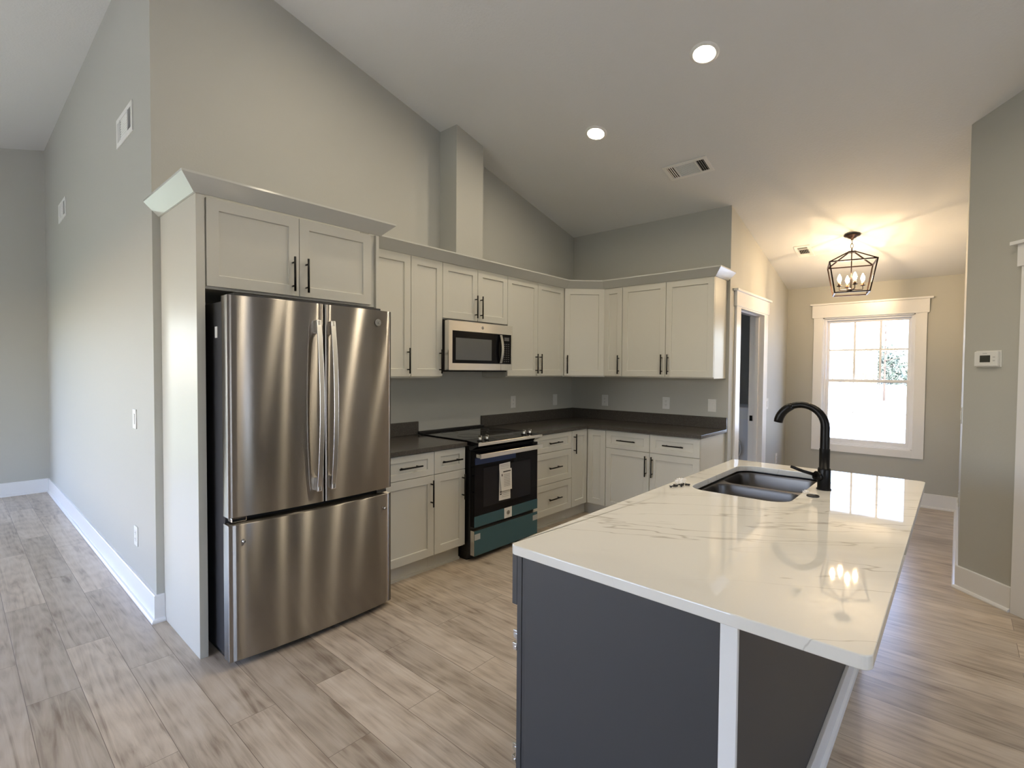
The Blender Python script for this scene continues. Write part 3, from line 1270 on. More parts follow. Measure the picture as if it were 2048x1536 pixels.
# sloped control panel, stainless lip
b = MB()
prof = [(-.600, .9160), (-.742, .9040), (-.742, .882), (-.668, .846), (-.60, .846)]
vs = [(0.0, y, z) for y, z in prof] + [(RW, y, z) for y, z in prof]
n = len(prof)
b.add(vs, [tuple(range(n)), tuple(range(2 * n - 1, n - 1, -1))] + [(i, (i + 1) % n, (i + 1) % n + n, i + n) for i in range(n)])
cp = b.build('control_panel', 'blackglass', t, .001)
b = MB().box(-.001, RW + .001, -.7485, -.7425, .881, .905)
b.build('front_lip', 'steel2', cp, .002, uv=True)
MB().add([(.245, -.622, .9147), (.515, -.622, .9147), (.515, -.712, .9071), (.245, -.712, .9071)], [(0, 1, 2, 3)]).build('display', mat('control_display', (.035, .034, .03), .3), cp)
for kx in (.085, .160, .605, .680):
    kt = MB()
    # knob: black base skirt + steel blade, standing on the slope
    kn = MB().lathe([(.0, 0), (.022, 0), (.021, .007), (.016, .010), (.0, .010)], n=24).build('knob', 'blackplastic', t, loc=(kx, -.672, .9098), rot=(R(-4.8) + R(9.6), 0, 0))
    MB().lathe([(.015, .010), (.0145, .024), (.012, .027), (0, .027)], n=24).build('knob_cap', 'steel2', kn, uv=True)
    MB().box(-.004, .004, -.016, .014, .027, .040).build('knob_grip', 'steel2', kn, .001, uv=True)
# oven door
dz0, dz1 = .262, .838
d = MB().box(.004, RW - .004, -.700, -.660, dz0, dz1).build('oven_door', 'ovenglass', t, .002)
MB().box(.10, RW - .10, -.7008, -.7003, .40, .70).build('door_window', mat('oven_window', (.014, .014, .018), .12, 0, .2), d)
MB().box(.004, RW - .004, -.7022, -.7004, dz0, .345).build('protective_film', 'film', d)
b = MB().box(.010, RW - .010, -.762, -.750, .787, .824)
hd = b.build('handle', 'steel2', d, .003, uv=True)
MB().box(.014, .040, -.752, -.701, .792, .820).build('handle_mount', 'steel2', hd, .003, uv=True)
MB().box(RW - .040, RW - .014, -.752, -.701, .792, .820).build('handle_mount', 'steel2', hd, .003, uv=True)
MB().box(.010, RW * .62, -.701, -.7004, .735, .785).build('blue_tape', mat('blue_tape', (.025, .045, .12), .3, 0, .3), d)
st = MB().box(.335, .425, -.7032, -.7024, .262, .345).build('sticker', 'plate', d)
badge(st, .381, -.7032, .304, .018)
dw = MB().box(.004, RW - .004, -.700, -.658, .045, .234).build('storage_drawer', 'steel2', t, .002, uv=True)
MB().box(.004, RW - .004, -.7022, -.7004, .045, .234).build('protective_film', 'film', dw)
for sx in (.006, RW - .066):
    MB().box(sx, sx + .060, -.7032, -.7023, .165, .210).build('tape', 'film_edge', dw)
for xx in (.06, RW - .06):
    pass

# papers hung on the oven door
pa = MB().add([(-2.000, -.7040, .708), (-1.872, -.7040, .712), (-1.868, -.7055, .415), (-2.003, -.7055, .419),
               (-2.000, -.7032, .708), (-1.872, -.7032, .712), (-1.868, -.7045, .415), (-2.003, -.7045, .419)],
              [(0, 1, 2, 3), (7, 6, 5, 4), (0, 4, 5, 1), (1, 5, 6, 2), (2, 6, 7, 3), (3, 7, 4, 0)]).build('paper_sheet', 'paper')
tag(pa, 'long white instruction sheet hanging on the oven door, behind the booklet', 'paper')
b = MB()
for k in range(4):
    b.box(-1.992, -1.885, -.7047, -.7041, .695 - k * .013, .698 - k * .013)
b.build('printed_text', 'inkgrey', pa)
b = MB()
for k in range(5):
    b.box(-1.97, -1.885, -.7065, -.7057, .497 - k * .014, .500 - k * .014)
b.build('printed_text', 'inkgrey', pa)
MB().box(-1.992, -1.975, -.7067, -.7057, .480, .490).box(-1.992, -1.975, -.7067, -.7057, .462, .472).box(-1.958, -1.90, -.7067, -.7057, .512, .522).build('print', 'ink', pa)
pb = MB().add([(-2.006, -.712, .668), (-1.862, -.711, .660), (-1.862, -.716, .493), (-1.990, -.722, .495),
               (-2.006, -.707, .668), (-1.862, -.707, .660), (-1.862, -.7085, .493), (-1.990, -.7085, .495)],
              [(0, 1, 2, 3), (7, 6, 5, 4), (0, 4, 5, 1), (1, 5, 6, 2), (2, 6, 7, 3), (3, 7, 4, 0)]).build('booklet', 'paper')
tag(pb, 'short white booklet with a black heading bar on the oven door', 'booklet')
def slab_on(b, x0, x1, z0, z1):
    def y(z): return -.7125 - (.668 - z) / .175 * .0075
    b.add([(x0, y(z0) - .0012, z0), (x1, y(z0) - .0002, z0), (x1, y(z1) - .0002, z1), (x0, y(z1) - .0012, z1)], [(0, 1, 2, 3)])
b = MB()
slab_on(b, -1.966, -1.874, .640, .648)
slab_on(b, -1.985, -1.974, .610, .628)
b.build('heading_bar', 'ink', pb)
b = MB()
for k in range(8):
    slab_on(b, -1.960, -1.885, .618 - k * .013, .622 - k * .013)
b.build('printed_text', 'inkgrey', pb)

# ------------------------------------------------------------ island
IX0, IX1, IY0, IY1 = -3.735, -1.680, -2.369, -3.284
CXa, CXb = -3.700, -1.715
t = thing('island_cabinet', 'charcoal kitchen island base under the white quartz top', 'island', (0, 0, 0))
b = MB()
# carcass with an open near bay: walls as boards
yb0, yb1 = -2.392, -2.985
for x in (CXa, -3.02, -2.68, -1.80, CXb - .018):
    b.box(x, x + .018, yb1, yb0, .10, .882)
b.box(CXa + .018, CXb - .018, yb1, yb0, .10, .118)
b.box(CXa + .018, CXb - .018, yb1, yb1 + .012, .118, .882)
b.box(CXa + .018, -2.70, yb1 + .012, yb0, .864, .882)
b.box(CXa + .018, -3.02, yb1 + .012, yb0, .70, .712)
b.build('carcass', 'island', t, .001)
b = MB()
# face frame strip visible beside the end panel
b.box(CXa - .002, CXa + .040, yb0 + .0005, yb0 + .019, .10, .882)
b.box(-3.04, -3.0, yb0 + .0005, yb0 + .019, .10, .882)
b.box(CXa + .040, -3.04, yb0 + .0005, yb0 + .019, .69, .715)
b.build('face_frame', 'island', t, .0008)
b = MB().box(CXa - .013, CXa - .0005, -2.998, -2.4175, 0, .882)
b.build('end_panel', 'island', t, .001)
MB().box(CXb + .0005, CXb + .013, -2.998, -2.40, 0, .882).build('end_panel', 'island', t, .001)
b = MB().box(CXa - .001, CXb - .0, -3.036, -3.018, .0, .882)
b.build('back_panel', 'island', t, .001)
b = MB().box(CXa - .015, CXa - .002, -3.037, -2.9985, 0, .8835)
p_ = b.build('corner_post', 'trim', t, .001)
p_['label'] = 'white corner post'
b = MB().box(CXb - .015, CXb + .015, -3.038, -2.9985, 0, .8835).build('corner_post', 'trim', t, .001)
b = MB()
b.box(CXa - .0, CXb - .016, -3.0500, -3.0365, 0, .105)
b.add([(CXa, -3.0500, 0), (CXb - .016, -3.0500, 0), (CXb - .016, -3.0500, .02), (CXa, -3.0500, .02), (CXa, -3.064, 0), (CXb - .016, -3.064, 0), (CXb - .016, -3.060, .013), (CXa, -3.060, .013)],
      [(0, 1, 2, 3), (4, 7, 6, 5), (0, 4, 5, 1), (1, 5, 6, 2), (2, 6, 7, 3), (3, 7, 4, 0)])
b.build('island_baseboard', 'trim', t, .001)
b = MB().box(CXa + .05, CXb - .05, -2.47, -2.455, 0, .10).build('toe_kick', 'island', t)
# fronts on the kitchen side (face +y): local frame rotated 180
fr = bpy.data.objects.new('front_group', None)
fy = yb0 + .0195


def ifront(kind, xr, xl, z0, z1, hs=None):
    """front between world x xr (right as seen from the kitchen = smaller x...)"""
    f = shaker(kind, xl - xr - .003, z1 - z0, t, 0, z0, m='island')
    f.rotation_euler = (0, 0, R(180))
    f.location = (xl - .0015, fy, z0)
    ww, hh = xl - xr - .003, z1 - z0
    if kind == 'drawer':
        handle(f, ww / 2, hh / 2, False)
    elif hs:
        handle(f, ww - .029 if hs == 'r' else .029, hh - .125)


ifront('drawer', CXa - .004, -3.02, .712, .872)
ifront('drawer', -3.02, -2.61, .712, .872)
ifront('door', -3.02, -2.61, .115, .708, 'r')
ifront('door', -2.61, -2.20, .115, .872, 'l')
ifront('door', -2.20, -1.79, .115, .872, 'r')
for zc in (.585, .215):
    b = MB()
    x_ = CXa + .030
    yq = yb0 + .0195
    b.box(x_ - .012, x_ + .010, yq, yq + .006, zc - .030, zc + .030)
    b.box(x_ - .012, x_ + .012, yq + .006, yq + .020, zc - .010, zc + .012)
    b.box(x_ - .014, x_ - .006, yq + .014, yq + .030, zc + .010, zc + .032)
    b.box(x_ - .012, x_ + .012, yq + .018, yq + .034, zc - .034, zc - .012)
    b.tube([(x_ - .016, yq + .016, zc + .014), (x_ + .014, yq + .016, zc + .014)], .010, 14)
    b.tube([(x_ - .014, yq + .022, zc - .026), (x_ + .014, yq + .022, zc - .026)], .006, 12)
    b.build('hinge', 'chrome', t, .0008)
bpy.data.objects.remove(fr)

# slab with a rounded sink cut-out, built as a mesh ring


def rrect(x0, x1, y0, y1, r, n=8):
    pts = []
    for cx_, cy_, a0 in ((x1 - r, y1 - r, 0), (x0 + r, y1 - r, 90), (x0 + r, y0 + r, 180), (x1 - r, y0 + r, 270)):
        for i in range(n + 1):
            a = R(a0 + 90 * i / n)
            pts.append((cx_ + r * math.cos(a), cy_ + r * math.sin(a)))
    return pts


SX0, SX1, SY0, SY1 = -2.622, -1.842, -2.885, -2.468
outer = rrect(IX0, IX1, IY1, IY0, .022, 8)
inner = rrect(SX0, SX1, SY0, SY1, .085, 8)
n = len(outer)
vs = []
SB, ST = .8840, .9140
for z in (SB, ST):
    vs += [(x, y, z) for x, y in outer] + [(x, y, z) for x, y in inner]
fs = []
for i in range(n):
    j = (i + 1) % n
    fs.append((2 * n + i, 2 * n + j, 3 * n + j, 3 * n + i))
    fs.append((i, n + i, n + j, j))
    fs.append((i, j, 2 * n + j, 2 * n + i))
    fs.append((n + i, 3 * n + i, 3 * n + j, n + j))
o = MB().add(vs, fs).build('countertop', 'quartz', None, .003, seg=3)
tag(o, 'large white quartz slab with thin grey veins on the charcoal island', 'worktop')

# undermount double sink
t = thing('sink', 'stainless undermount double-bowl sink set into the island top', 'sink', (0, 0, 0))


def bowl(x0, x1, y0, y1, zt, zb):
    b = MB()
    rings = [(rrect(x0, x1, y0, y1, .075), zt), (rrect(x0 + .004, x1 - .004, y0 + .004, y1 - .004, .073), zt - .012),
             (rrect(x0 + .012, x1 - .012, y0 + .012, y1 - .012, .07), zb + .03), (rrect(x0 + .03, x1 - .03, y0 + .03, y1 - .03, .06), zb + .005),
             (rrect(x0 + .06, x1 - .06, y0 + .06, y1 - .06, .04), zb)]
    n = len(rings[0][0])
    vs = []
    for p, z in rings:
        vs += [(x, y, z) for x, y in p]
    fs = []
    for k in range(len(rings) - 1):
        for i in range(n):
            fs.append((k * n + i, k * n + (i + 1) % n, (k + 1) * n + (i + 1) % n, (k + 1) * n + i))
    fs.append(tuple((len(rings) - 1) * n + i for i in range(n)))
    b.add(vs, fs, True)
    o = b.build('bowl', 'sinksteel', t)
    cx_, cy_ = (x0 + x1) / 2, (y0 + y1) / 2
    MB().lathe([(.0, zb + .0005), (.03, zb + .0005), (.042, zb + .004), (.046, zb + .002), (.046, zb - .02), (0, zb - .02)], (cx_, cy_, 0), 28).build('drain', 'chrome', o)
    return o


mx_ = -2.222
rz_ = .8825
bowl(SX0 + .006, mx_ - .014, SY0 + .006, SY1 - .006, rz_ - .006, .70)
bowl(mx_ + .014, SX1 - .006, SY0 + .006, SY1 - .006, rz_ - .006, .68)
# rim flange under the slab, with the two bowl holes
b = MB()
for (xa_, xb_) in ((SX0 + .006, mx_ - .014), (mx_ + .014, SX1 - .006)):
    inn = rrect(xa_, xb_, SY0 + .006, SY1 - .006, .075)
    xo0, xo1 = (SX0 - .02, mx_) if xa_ < mx_ - .1 else (mx_, SX1 + .02)
    # outer rectangle sampled to match corner order
    outr = []
    nn = 8
    for cx_, cy_, a0 in ((xo1, SY1 + .02, 0), (xo0, SY1 + .02, 90), (xo0, SY0 - .02, 180), (xo1, SY0 - .02, 270)):
        outr += [(cx_, cy_)] * (nn + 1)
    k = len(inn)
    vs = [(x, y, rz_ - .006) for x, y in inn] + [(x, y, rz_ - .006) for x, y in outr]
    fs = [(i, (i + 1) % k, (i + 1) % k + k, i + k) for i in range(k)]
    b.add(vs, fs)
fl = b.build('rim', 'sinksteel', t)
bmx = bmesh.new()
bmx.from_mesh(fl.data)
bmesh.ops.remove_doubles(bmx, verts=bmx.verts, dist=1e-5)
bmesh.ops.dissolve_degenerate(bmx, edges=bmx.edges, dist=1e-6)
bmesh.ops.recalc_face_normals(bmx, faces=bmx.faces)
bmx.to_mesh(fl.data)
bmx.free()

# faucet
fx, fyy = -2.223, -2.944
t = thing('faucet', 'tall matte black arched faucet behind the sink', 'faucet', (fx, fyy, ST))
b = MB()
b.lathe([(0, 0), (.030, 0), (.030, .005), (.0265, .007), (.0265, .090), (.024, .100), (.0215, .1005), (.0215, .185), (.020, .188), (0, .188)], n=28)
b.build('body', 'black', t)
b = MB()
pts = [(0, 0, .10), (0, 0, .19), (0, 0, .285)]
r0 = .098
for i in range(1, 17):
    a = R(158 * i / 16)
    pts.append((0, r0 - r0 * math.cos(a), .285 + r0 * math.sin(a)))
rs = [.0195, .0195, .019] + [.019 - .004 * min(i / 8, 1) for i in range(1, 17)]
b.tube(pts, rs, 18)
sp_ = b.build('spout', 'black', t)
a = R(158)
e0 = Vector((0, r0 - r0 * math.cos(R(112)), .285 + r0 * math.sin(R(112))))
hp = []
for i in range(0, 9):
    a = R(112 + 62 * i / 8)
    hp.append((0, r0 - r0 * math.cos(a), .285 + r0 * math.sin(a)))
b = MB().tube(hp, [.016, .0185, .0190, .0192, .0195, .0198, .020, .020, .0195], 18)
sh = b.build('spray_head', 'black', t)
b = MB()
b.tube([(-.006, .006, .055), (-.030, .030, .066)], [.020, .020], 18)
b.build('valve', 'black', t)
b = MB()
b.tube([(-.026, .026, .066), (-.052, .075, .082), (-.070, .122, .100)], [.008, .0072, .0065], 12)
b.build('lever', 'black', t)

# deck hole cover with its clear bag, and the little heap of screws
o = MB().lathe([(0, 0), (.024, 0), (.025, .002), (.023, .006), (.010, .008), (0, .008)], (-2.405, -2.935, ST + .0003), 24).build('hole_cover', 'blackplastic')
tag(o, 'small round black plastic cover lying beside the faucet', 'cover')


def crumple(name, c, rx, ry, h, seed, label):
    rnd = random.Random(seed)
    bm = bmesh.new()
    bmesh.ops.create_icosphere(bm, subdivisions=3, radius=1)
    for v in bm.verts:
        k = .75 + .45 * rnd.random()
        v.co = Vector((c[0] + v.co.x * rx * k, c[1] + v.co.y * ry * k, c[2] + max(0.0006, (v.co.z * .5 + .5) * h * k)))
    me = bpy.data.meshes.new(name)
    bm.to_mesh(me)
    bm.free()
    me.materials.append(M['bag'])
    o = bpy.data.objects.new(name, me)
    COL.objects.link(o)
    return tag(o, label, 'bag')


crumple('plastic_bag', (-2.365, -2.900, ST), .020, .014, .014, 4, 'tiny clear plastic bag beside the round black cover near the faucet')
crumple('plastic_bag', (-2.575, -2.418, ST), .034, .022, .028, 9, 'crumpled clear plastic bag at the near corner of the sink')
scr = MB()
scr.tube([(-.012, 0, .004), (.006, 0, .004)], .0028, 8)
scr.tube([(.006, 0, .004), (.009, 0, .004)], .0045, 10)
s0 = scr.build('screw', 'blackplastic')
rnd = random.Random(3)
for i in range(11):
    o = s0 if i == 0 else s0.copy()
    if i:
        COL.objects.link(o)
    u = i / 10
    o.location = (-2.668 + .085 * u + rnd.uniform(-.004, .004), -2.412 - .040 * u + rnd.uniform(-.010, .010), ST + .001 + (i % 3) * .0015)
    o.rotation_euler = (0, rnd.uniform(-.05, .05), rnd.uniform(0, 6.28))
    tag(o, 'small black screw in the loose heap beside the clear bag at the sink corner', 'screw', 'black screws heaped beside the sink')

# ------------------------------------------------------------ wall plates, thermostat


def plate(name, loc, rz, label, kind, w=.078, h=.122, cat=None, grp=None):
    t = thing(name, label, cat or name.replace('_', ' '), loc, rz, grp)
    b = MB().box(-w / 2, w / 2, -.006, -.0003, -h / 2, h / 2)
    b.build('plate', 'plate', t, .0025)
    if kind == 'duplex':
        MB().box(-.0175, .0175, -.0085, -.0062, -.034, .034).build('socket_face', 'plate', t, .001)
        s = MB()
        for z in (-.019, .019):
            s.box(-.0075, -.0055, -.0090, -.0086, z - .001, z + .008).box(.0055, .0075, -.0090, -.0086, z - .001, z + .008).box(-.0018, .0018, -.0090, -.0086, z - .009, z - .005)
        s.build('slots', 'slot', t)
    elif kind == 'switch':
        MB().box(-.0165, .0165, -.0095, -.0062, -.033, .033).build('rocker', 'plate', t, .002)
    return t


gk = 'white wall plates around the kitchen'
plate('outlet', (-1.051, 0, 1.126), 0, 'white outlet on the back wall just right of the range', 'duplex', grp=gk)
plate('light_switch', (-.338, 0, 1.122), 0, 'white switch plate on the back wall nearest the corner', 'switch', grp=gk)
plate('outlet', (0, -.447, 1.121), R(-90), 'white outlet on the side wall nearest the corner', 'duplex', grp=gk)
plate('outlet', (0, -1.166, 1.125), R(-90), 'middle of the three white plates on the side wall', 'duplex', grp=gk)
plate('light_switch', (0, -1.630, 1.124), R(-90), 'white switch plate at the open end of the side wall', 'switch', grp=gk)
plate('light_switch', (LX, .439, 1.130), R(-90), 'white light switch on the left wall at chest height', 'switch')
plate('outlet', (LX, .441, .394), R(-90), 'white outlet low on the left wall above the baseboard', 'duplex')
plate('outlet', (1.70, WY, .415), 0, 'low white outlet right of the laundry doorway', 'duplex')
plate('light_switch', (1.275, WY, 1.09), 0, 'light switch beside the laundry doorway casing', 'switch')
plate('light_switch', (.25, NY, 1.13), R(180), 'light switch on the nook right wall, seen edge-on', 'switch')
plate('outlet', (.62, NY, .42), R(180), 'outlet low on the nook right wall, seen edge-on', 'duplex')

x_, y_ = A(.164)
t = thing('thermostat', 'white wall thermostat with a small dark screen on the angled wall', 'thermostat', (x_, y_, 1.543), R(-135 + 0), None)
t.rotation_euler = (0, 0, R(-135 + 180))
# local -y must face the room normal (-1,+1)/sqrt2
t.rotation_euler = (0, 0, math.atan2(-1, -1))
MB().box(-.080, .080, -.006, -.0003, -.052, .052).build('back_plate', 'plate', t, .002)
MB().box(-.074, .074, -.026, -.0062, -.047, .047).build('case', 'plate', t, .004)
MB().box(-.036, .030, -.0266, -.0258, -.022, .022).build('screen', mat('lcd_screen', (.035, .038, .032), .2), t)
b = MB()
for z in (-.012, .010):
    b.box(.046, .060, -.0266, -.0261, z - .004, z + .004)
b.box(-.018, .010, -.0266, -.0261, .031, .037)
b.build('button', mat('button_grey', (.5, .5, .5), .5), t)

# ------------------------------------------------------------ vents


def vent(label, loc, rot, w, h, n_side, grp):
    """louvred register; local face normal -y (front), x across, z up"""
    t = thing('air_vent', label, 'vent', loc, 0, grp, rot)
    b = MB()
    f = .03
    b.box(-w / 2, -w / 2 + f, -.007, -.0005, -h / 2, h / 2).box(w / 2 - f, w / 2, -.007, -.0005, -h / 2, h / 2)
    b.box(-w / 2 + f, w / 2 - f, -.007, -.0005, -h / 2, -h / 2 + f).box(-w / 2 + f, w / 2 - f, -.007, -.0005, h / 2 - f, h / 2)
    b.build('frame', 'vent', t, .001)
    MB().box(-w / 2 + f, w / 2 - f, -.0015, -.0005, -h / 2 + f, h / 2 - f).build('backing', 'void', t)
    b = MB()
    iw, ih = w - 2 * f, h - 2 * f
    sw = iw * .22
    # side banks of upright slats
    for s in (-1, 1):
        for k in range(4):
            x = s * (iw / 2 - sw * (k + .5) / 4)
            b.add([(x - .001 - s * .001, -.002, -ih / 2), (x + .001 - s * .001, -.002, -ih / 2), (x + .001 + s * .002, -.007, -ih / 2), (x - .001 + s * .002, -.007, -ih / 2),
                   (x - .001 - s * .001, -.002, ih / 2), (x + .001 - s * .001, -.002, ih / 2), (x + .001 + s * .002, -.007, ih / 2), (x - .001 + s * .002, -.007, ih / 2)],
                  [(0, 3, 2, 1), (4, 5, 6, 7), (0, 1, 5, 4), (1, 2, 6, 5), (2, 3, 7, 6), (3, 0, 4, 7)])
        xx = s * (iw / 2 - sw)
        b.box(xx - .004, xx + .004, -.010, -.002, -ih / 2, ih / 2)
    cw = iw - 2 * sw - .008
    m_ = max(5, int(ih / .014))
    for k in range(m_):
        z = -ih / 2 + ih * (k + .5) / m_
        b.add([(-cw / 2, -.002, z - .003), (cw / 2, -.002, z - .003), (cw / 2, -.007, z + .001), (-cw / 2, -.007, z + .001),
               (-cw / 2, -.002, z - .002), (cw / 2, -.002, z - .002), (cw / 2, -.007, z + .002), (-cw / 2, -.007, z + .002)],
              [(0, 3, 2, 1), (4, 5, 6, 7), (0, 1, 5, 4), (1, 2, 6, 5), (2, 3, 7, 6), (3, 0, 4, 7)])
    b.build('louvres', 'vent', t)
    return t


gv = 'white louvred air vents'
vent('white air vent high on the left wall, nearer the fridge', (LX, .600, 2.985), (0, 0, R(-90)), .415, .185, 4, gv)
vent('white air vent high on the left wall, further back', (LX, 3.215, 2.985), (0, 0, R(-90)), .430, .185, 4, gv)
th = math.atan(SLOPE)


def ceil_rot(rz):
    """local -y down onto the sloped ceiling's underside"""
    # start: -y -> down: rotate about x by +90 ; spin rz about z; tilt about world y by th
    m = Matrix.Rotation(th, 4, 'Y') @ Matrix.Rotation(rz, 4, 'Z') @ Matrix.Rotation(R(90), 4, 'X')
    return m.to_euler()


vent('white rectangular air vent in the sloped kitchen ceiling', (-.680, -1.638, ceil_z(-.680)), ceil_rot(R(90)), .375, .215, 4, gv)
vent('small white air vent in the nook ceiling left of the lantern', (1.122, -2.150, ceil_z(1.122)), ceil_rot(0), .265, .150, 4, gv)

# ------------------------------------------------------------ recessed lights


def can(loc, label):
    x, y = loc
    t = thing('recessed_light', label, 'light', (x, y, ceil_z(x)), 0, 'recessed ceiling lights', (0, th if x > RIDGE else -th, 0))
    MB().lathe([(.064, -.001), (.064, -.008), (.070, -.010), (.086, -.004), (.088, -.0005)], n=40).build('trim_ring', 'vent', t)
    MB().lathe([(0, -.0045), (.0640, -.0045)], n=40).build('lens', 'can', t)
    return t


can((-1.724, -2.167), 'round recessed ceiling light, the nearer of the two lit ones')
can((-1.407, -1.183), 'round recessed ceiling light, the one nearer the duct chase')
can((-3.05, -1.15), 'round recessed ceiling light above the refrigerator, out of frame')
can((-2.041, -3.151), 'round recessed ceiling light beyond the far edge of the island, out of frame')
can((-2.358, -4.135), 'round recessed ceiling light behind the viewer to the right, out of frame')
can((-3.37, -3.9), 'added round recessed ceiling light near the ridge, out of frame, extra room light')  # unseen lamp added as extra light for the room

# ------------------------------------------------------------ lantern pendant
lx, ly = .920, -2.598
lz = ceil_z(lx)
t = thing('lantern_pendant', 'black open-cage lantern chandelier with four candle bulbs in the nook', 'chandelier', (lx, ly, 0), R(12))
b = MB().lathe([(0, 0), (.068, 0), (.070, -.006), (.064, -.012), (.045, -.018), (.030, -.030), (.012, -.036), (.010, -.05), (0, -.05)], n=32)
b.build('canopy', 'bronze', t, loc=(0, 0, lz - .001), rot=(0, 0, 0))
cn = bpy.data.objects[-1] if False else None
# chain links
b = MB()
zc = lz - .045
for k in range(3):
    zt, zb_ = zc - k * .036, zc - k * .036 - .048
    pts = []
    for j in range(17):
        a = 2 * math.pi * j / 16
        u, v = .011 * math.cos(a), .024 * math.sin(a)
        zz = (zt + zb_) / 2 + v
        pts.append((u, 0, zz) if k % 2 == 0 else (0, u, zz))
    b.tube(pts, .0022, 6, cap=False)
b.build('chain', 'bronze', t)
ZH, ZT, ZB = 2.615, 2.500, 2.212
b = MB()
b.box(-.030, .030, -.030, .030, ZH - .012, ZH)
b.tube([(0, 0, ZH), (0, 0, ZH + .025)], .006, 8)
S1, S2, bw = .187, .138, .011
ct_ = [(-S1, -S1, ZT), (S1, -S1, ZT), (S1, S1, ZT), (-S1, S1, ZT)]
cb_ = [(-S2, -S2, ZB), (S2, -S2, ZB), (S2, S2, ZB), (-S2, S2, ZB)]
for i in range(4):
    j = (i + 1) % 4
    b.bar(ct_[i], ct_[j], bw)
    b.bar(cb_[i], cb_[j], bw)
    b.bar(ct_[i], cb_[i], bw)
    q = (.026 * (1 if ct_[i][0] > 0 else -1), .026 * (1 if ct_[i][1] > 0 else -1), ZH - .006)
    b.bar(q, ct_[i], bw * .9)
b.build('cage', 'bronze', t)
b = MB()
b.tube([(0, 0, ZH - .01), (0, 0, 2.262)], .0048, 10)
b.lathe([(0, 2.262), (.010, 2.262), (.030, 2.252), (.032, 2.246), (.012, 2.240), (.006, 2.225), (0, 2.222)], n=20)
b.build('stem', 'bronze', t)
BR = .098
for k in range(4):
    a = R(13.6 + 90 * k)
    cx_, cy_ = BR * math.cos(a), BR * math.sin(a)
    b = MB()
    b.tube([(0, 0, 2.250), (cx_ * .5, cy_ * .5, 2.247), (cx_, cy_, 2.248), (cx_, cy_, 2.282)], .0042, 8)
    b.lathe([(0, 2.280), (.020, 2.283), (.024, 2.288), (.008, 2.290)], (cx_, cy_, 0), 20)
    am = b.build('arm', 'bronze', t)
    MB().tube([(cx_, cy_, 2.288), (cx_, cy_, 2.325)], .0105, 14).build('candle_sleeve', 'candle', am)
    MB().lathe([(0.004, 2.325), (.010, 2.330), (.0165, 2.345), (.0175, 2.355), (.0145, 2.370), (.008, 2.386), (.003, 2.398), (0, 2.402)], (cx_, cy_, 0), 16).build('bulb', 'bulb', am)

# ------------------------------------------------------------ washer seen through the doorway
t = thing('washer', 'white front-loading washer standing in the dark laundry room', 'washer', (1.30, -1.655, 0))
MB().box(0, .66, .003, .68, .02, 1.035).build('body', 'washer', t, .012)
ring = []
vs, fs = [], []
b = MB()
for x_r, rr in ((-.012, .20), (-.020, .19), (-.012, .15), (-.004, .14)):
    vs += [(x_r, .34 + rr * math.cos(2 * math.pi * j / 32), .55 + rr * math.sin(2 * math.pi * j / 32)) for j in range(32)]
for i in range(3):
    for j in range(32):
        fs.append((i * 32 + j, i * 32 + (j + 1) % 32, (i + 1) * 32 + (j + 1) % 32, (i + 1) * 32 + j))
b.add(vs, fs, True)
b.build('door_ring', 'chrome', t)
b = MB()
b.add([(-.003, .34 + .142 * math.cos(2 * math.pi * j / 32), .55 + .142 * math.sin(2 * math.pi * j / 32)) for j in range(32)], [tuple(range(32))])
b.build('door_glass', 'blackglass', t)
MB().box(-.004, 0, .05, .63, .90, .99).build('control_panel', 'plate', t)
MB().box(.03, .63, .03, .65, 0, .02).build('base', 'slot', t)

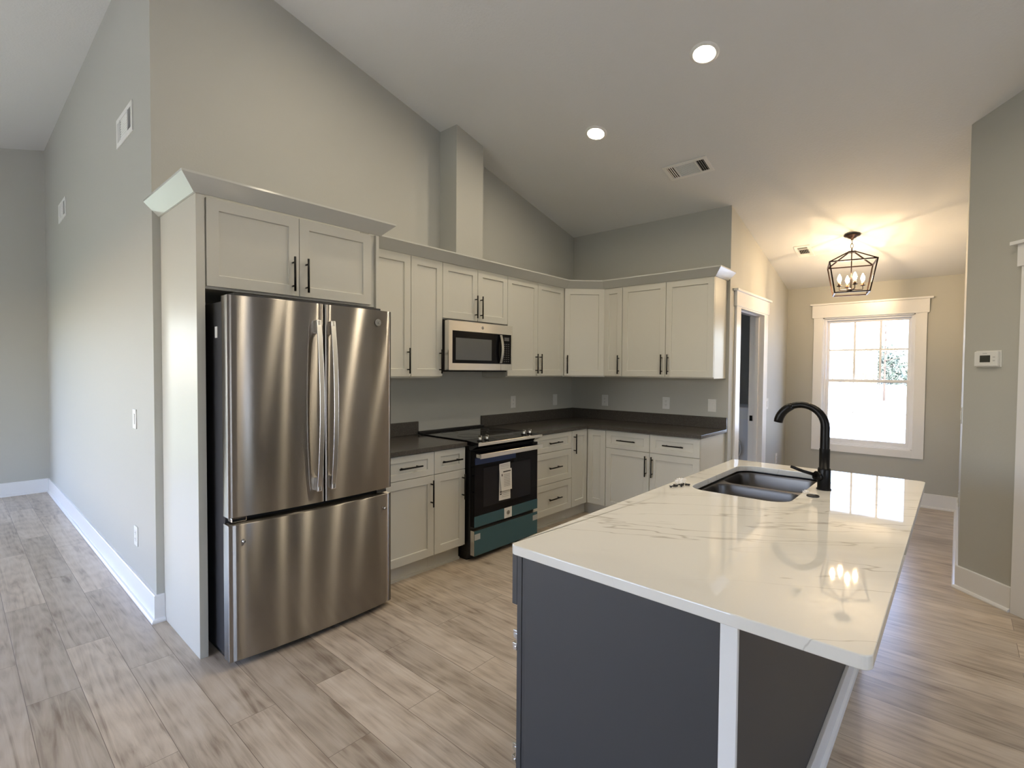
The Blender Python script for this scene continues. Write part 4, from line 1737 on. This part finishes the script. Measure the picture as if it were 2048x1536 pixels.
# ------------------------------------------------------------ outdoors
struct(MB().box(-70, NOOKX + 1, FARY + T + .01, 70, -.3, -.13).box(-70, -13.5, -70, FARY + T + .01, -.3, -.13).build('ground_lawn', 'grass'), 'green lawn outside')
struct(MB().box(-13.5, XL - T - .01, -14, FARY + T + .01, -.3, -.129).build('ground_added_patio', 'concrete'), 'added pale concrete patio outside, cuts the green bounce light')  # added pale ground that tones down green light bounced off the lawn
struct(MB().box(NOOKX + T + 1.0, 120, -90, 90, -.3, -.131).box(XL - T, NOOKX + T + 1.0, -60, YR - T - .01, -.3, -.131).build('ground', 'sand'), 'pale bare ground outside the nook window')


def blob_tree(name, loc, h, r, n, seed, label, m='leaf', leaf=.10, group=None, trunk=True, cat='tree', z0f=.3):
    rnd = random.Random(seed)
    t = thing(name, label, cat, loc, 0, group)
    if trunk:
        b = MB()
        b.tube([(0, 0, 0), (.1, 0, h * .4), (0, .1, h * .95)], [r * .045, r * .035, r * .01], 8)
        for k in range(14):
            z = h * (z0f + .65 * k / 14)
            a = rnd.uniform(0, 6.28)
            L_ = r * (1.05 - .75 * k / 14)
            b.tube([(0, 0, z), (L_ * .5 * math.cos(a), L_ * .5 * math.sin(a), z + .12 * L_), (L_ * math.cos(a), L_ * math.sin(a), z + .1 * L_)], [r * .018, r * .01, r * .004], 5)
        b.build('trunk', 'bark', t)
    b = MB()
    vs, fs = [], []
    for i in range(n):
        u = rnd.random()
        z = h * (z0f + (1 - z0f) * u)
        rr = r * (1.05 - .8 * u) * math.sqrt(rnd.random())
        a = rnd.uniform(0, 6.28)
        cl = Vector((rr * math.cos(a), rr * math.sin(a), z))
        for q in range(3):
            c0 = cl + Vector([rnd.gauss(0, leaf * 1.5) for _ in range(3)])
            d1 = Vector([rnd.gauss(0, 1) for _ in range(3)]).normalized() * leaf
            d2 = Vector([rnd.gauss(0, 1) for _ in range(3)]).normalized() * leaf
            o_ = len(vs)
            vs += [c0, c0 + d1, c0 + d2]
            fs.append((o_, o_ + 1, o_ + 2))
    b.add(vs, fs)
    b.build('foliage', m, t)
    return t


blob_tree('pine_tree', (30.0, -.3, -.13), 8.5, 1.3, 150, 5, 'tall thin pine seen faintly through the nook window', leaf=.09, z0f=.22)
rnd = random.Random(11)
for k in range(9):
    blob_tree('tree', (70 + (k % 2) * 11, -18 + k * 7.5, -.13), rnd.uniform(3.2, 4.6), 4.6, 600, 20 + k,
              'low distant tree in the hazy line beyond the nook window', m='hedge', leaf=.5, group='distant tree line', trunk=False, z0f=.02)
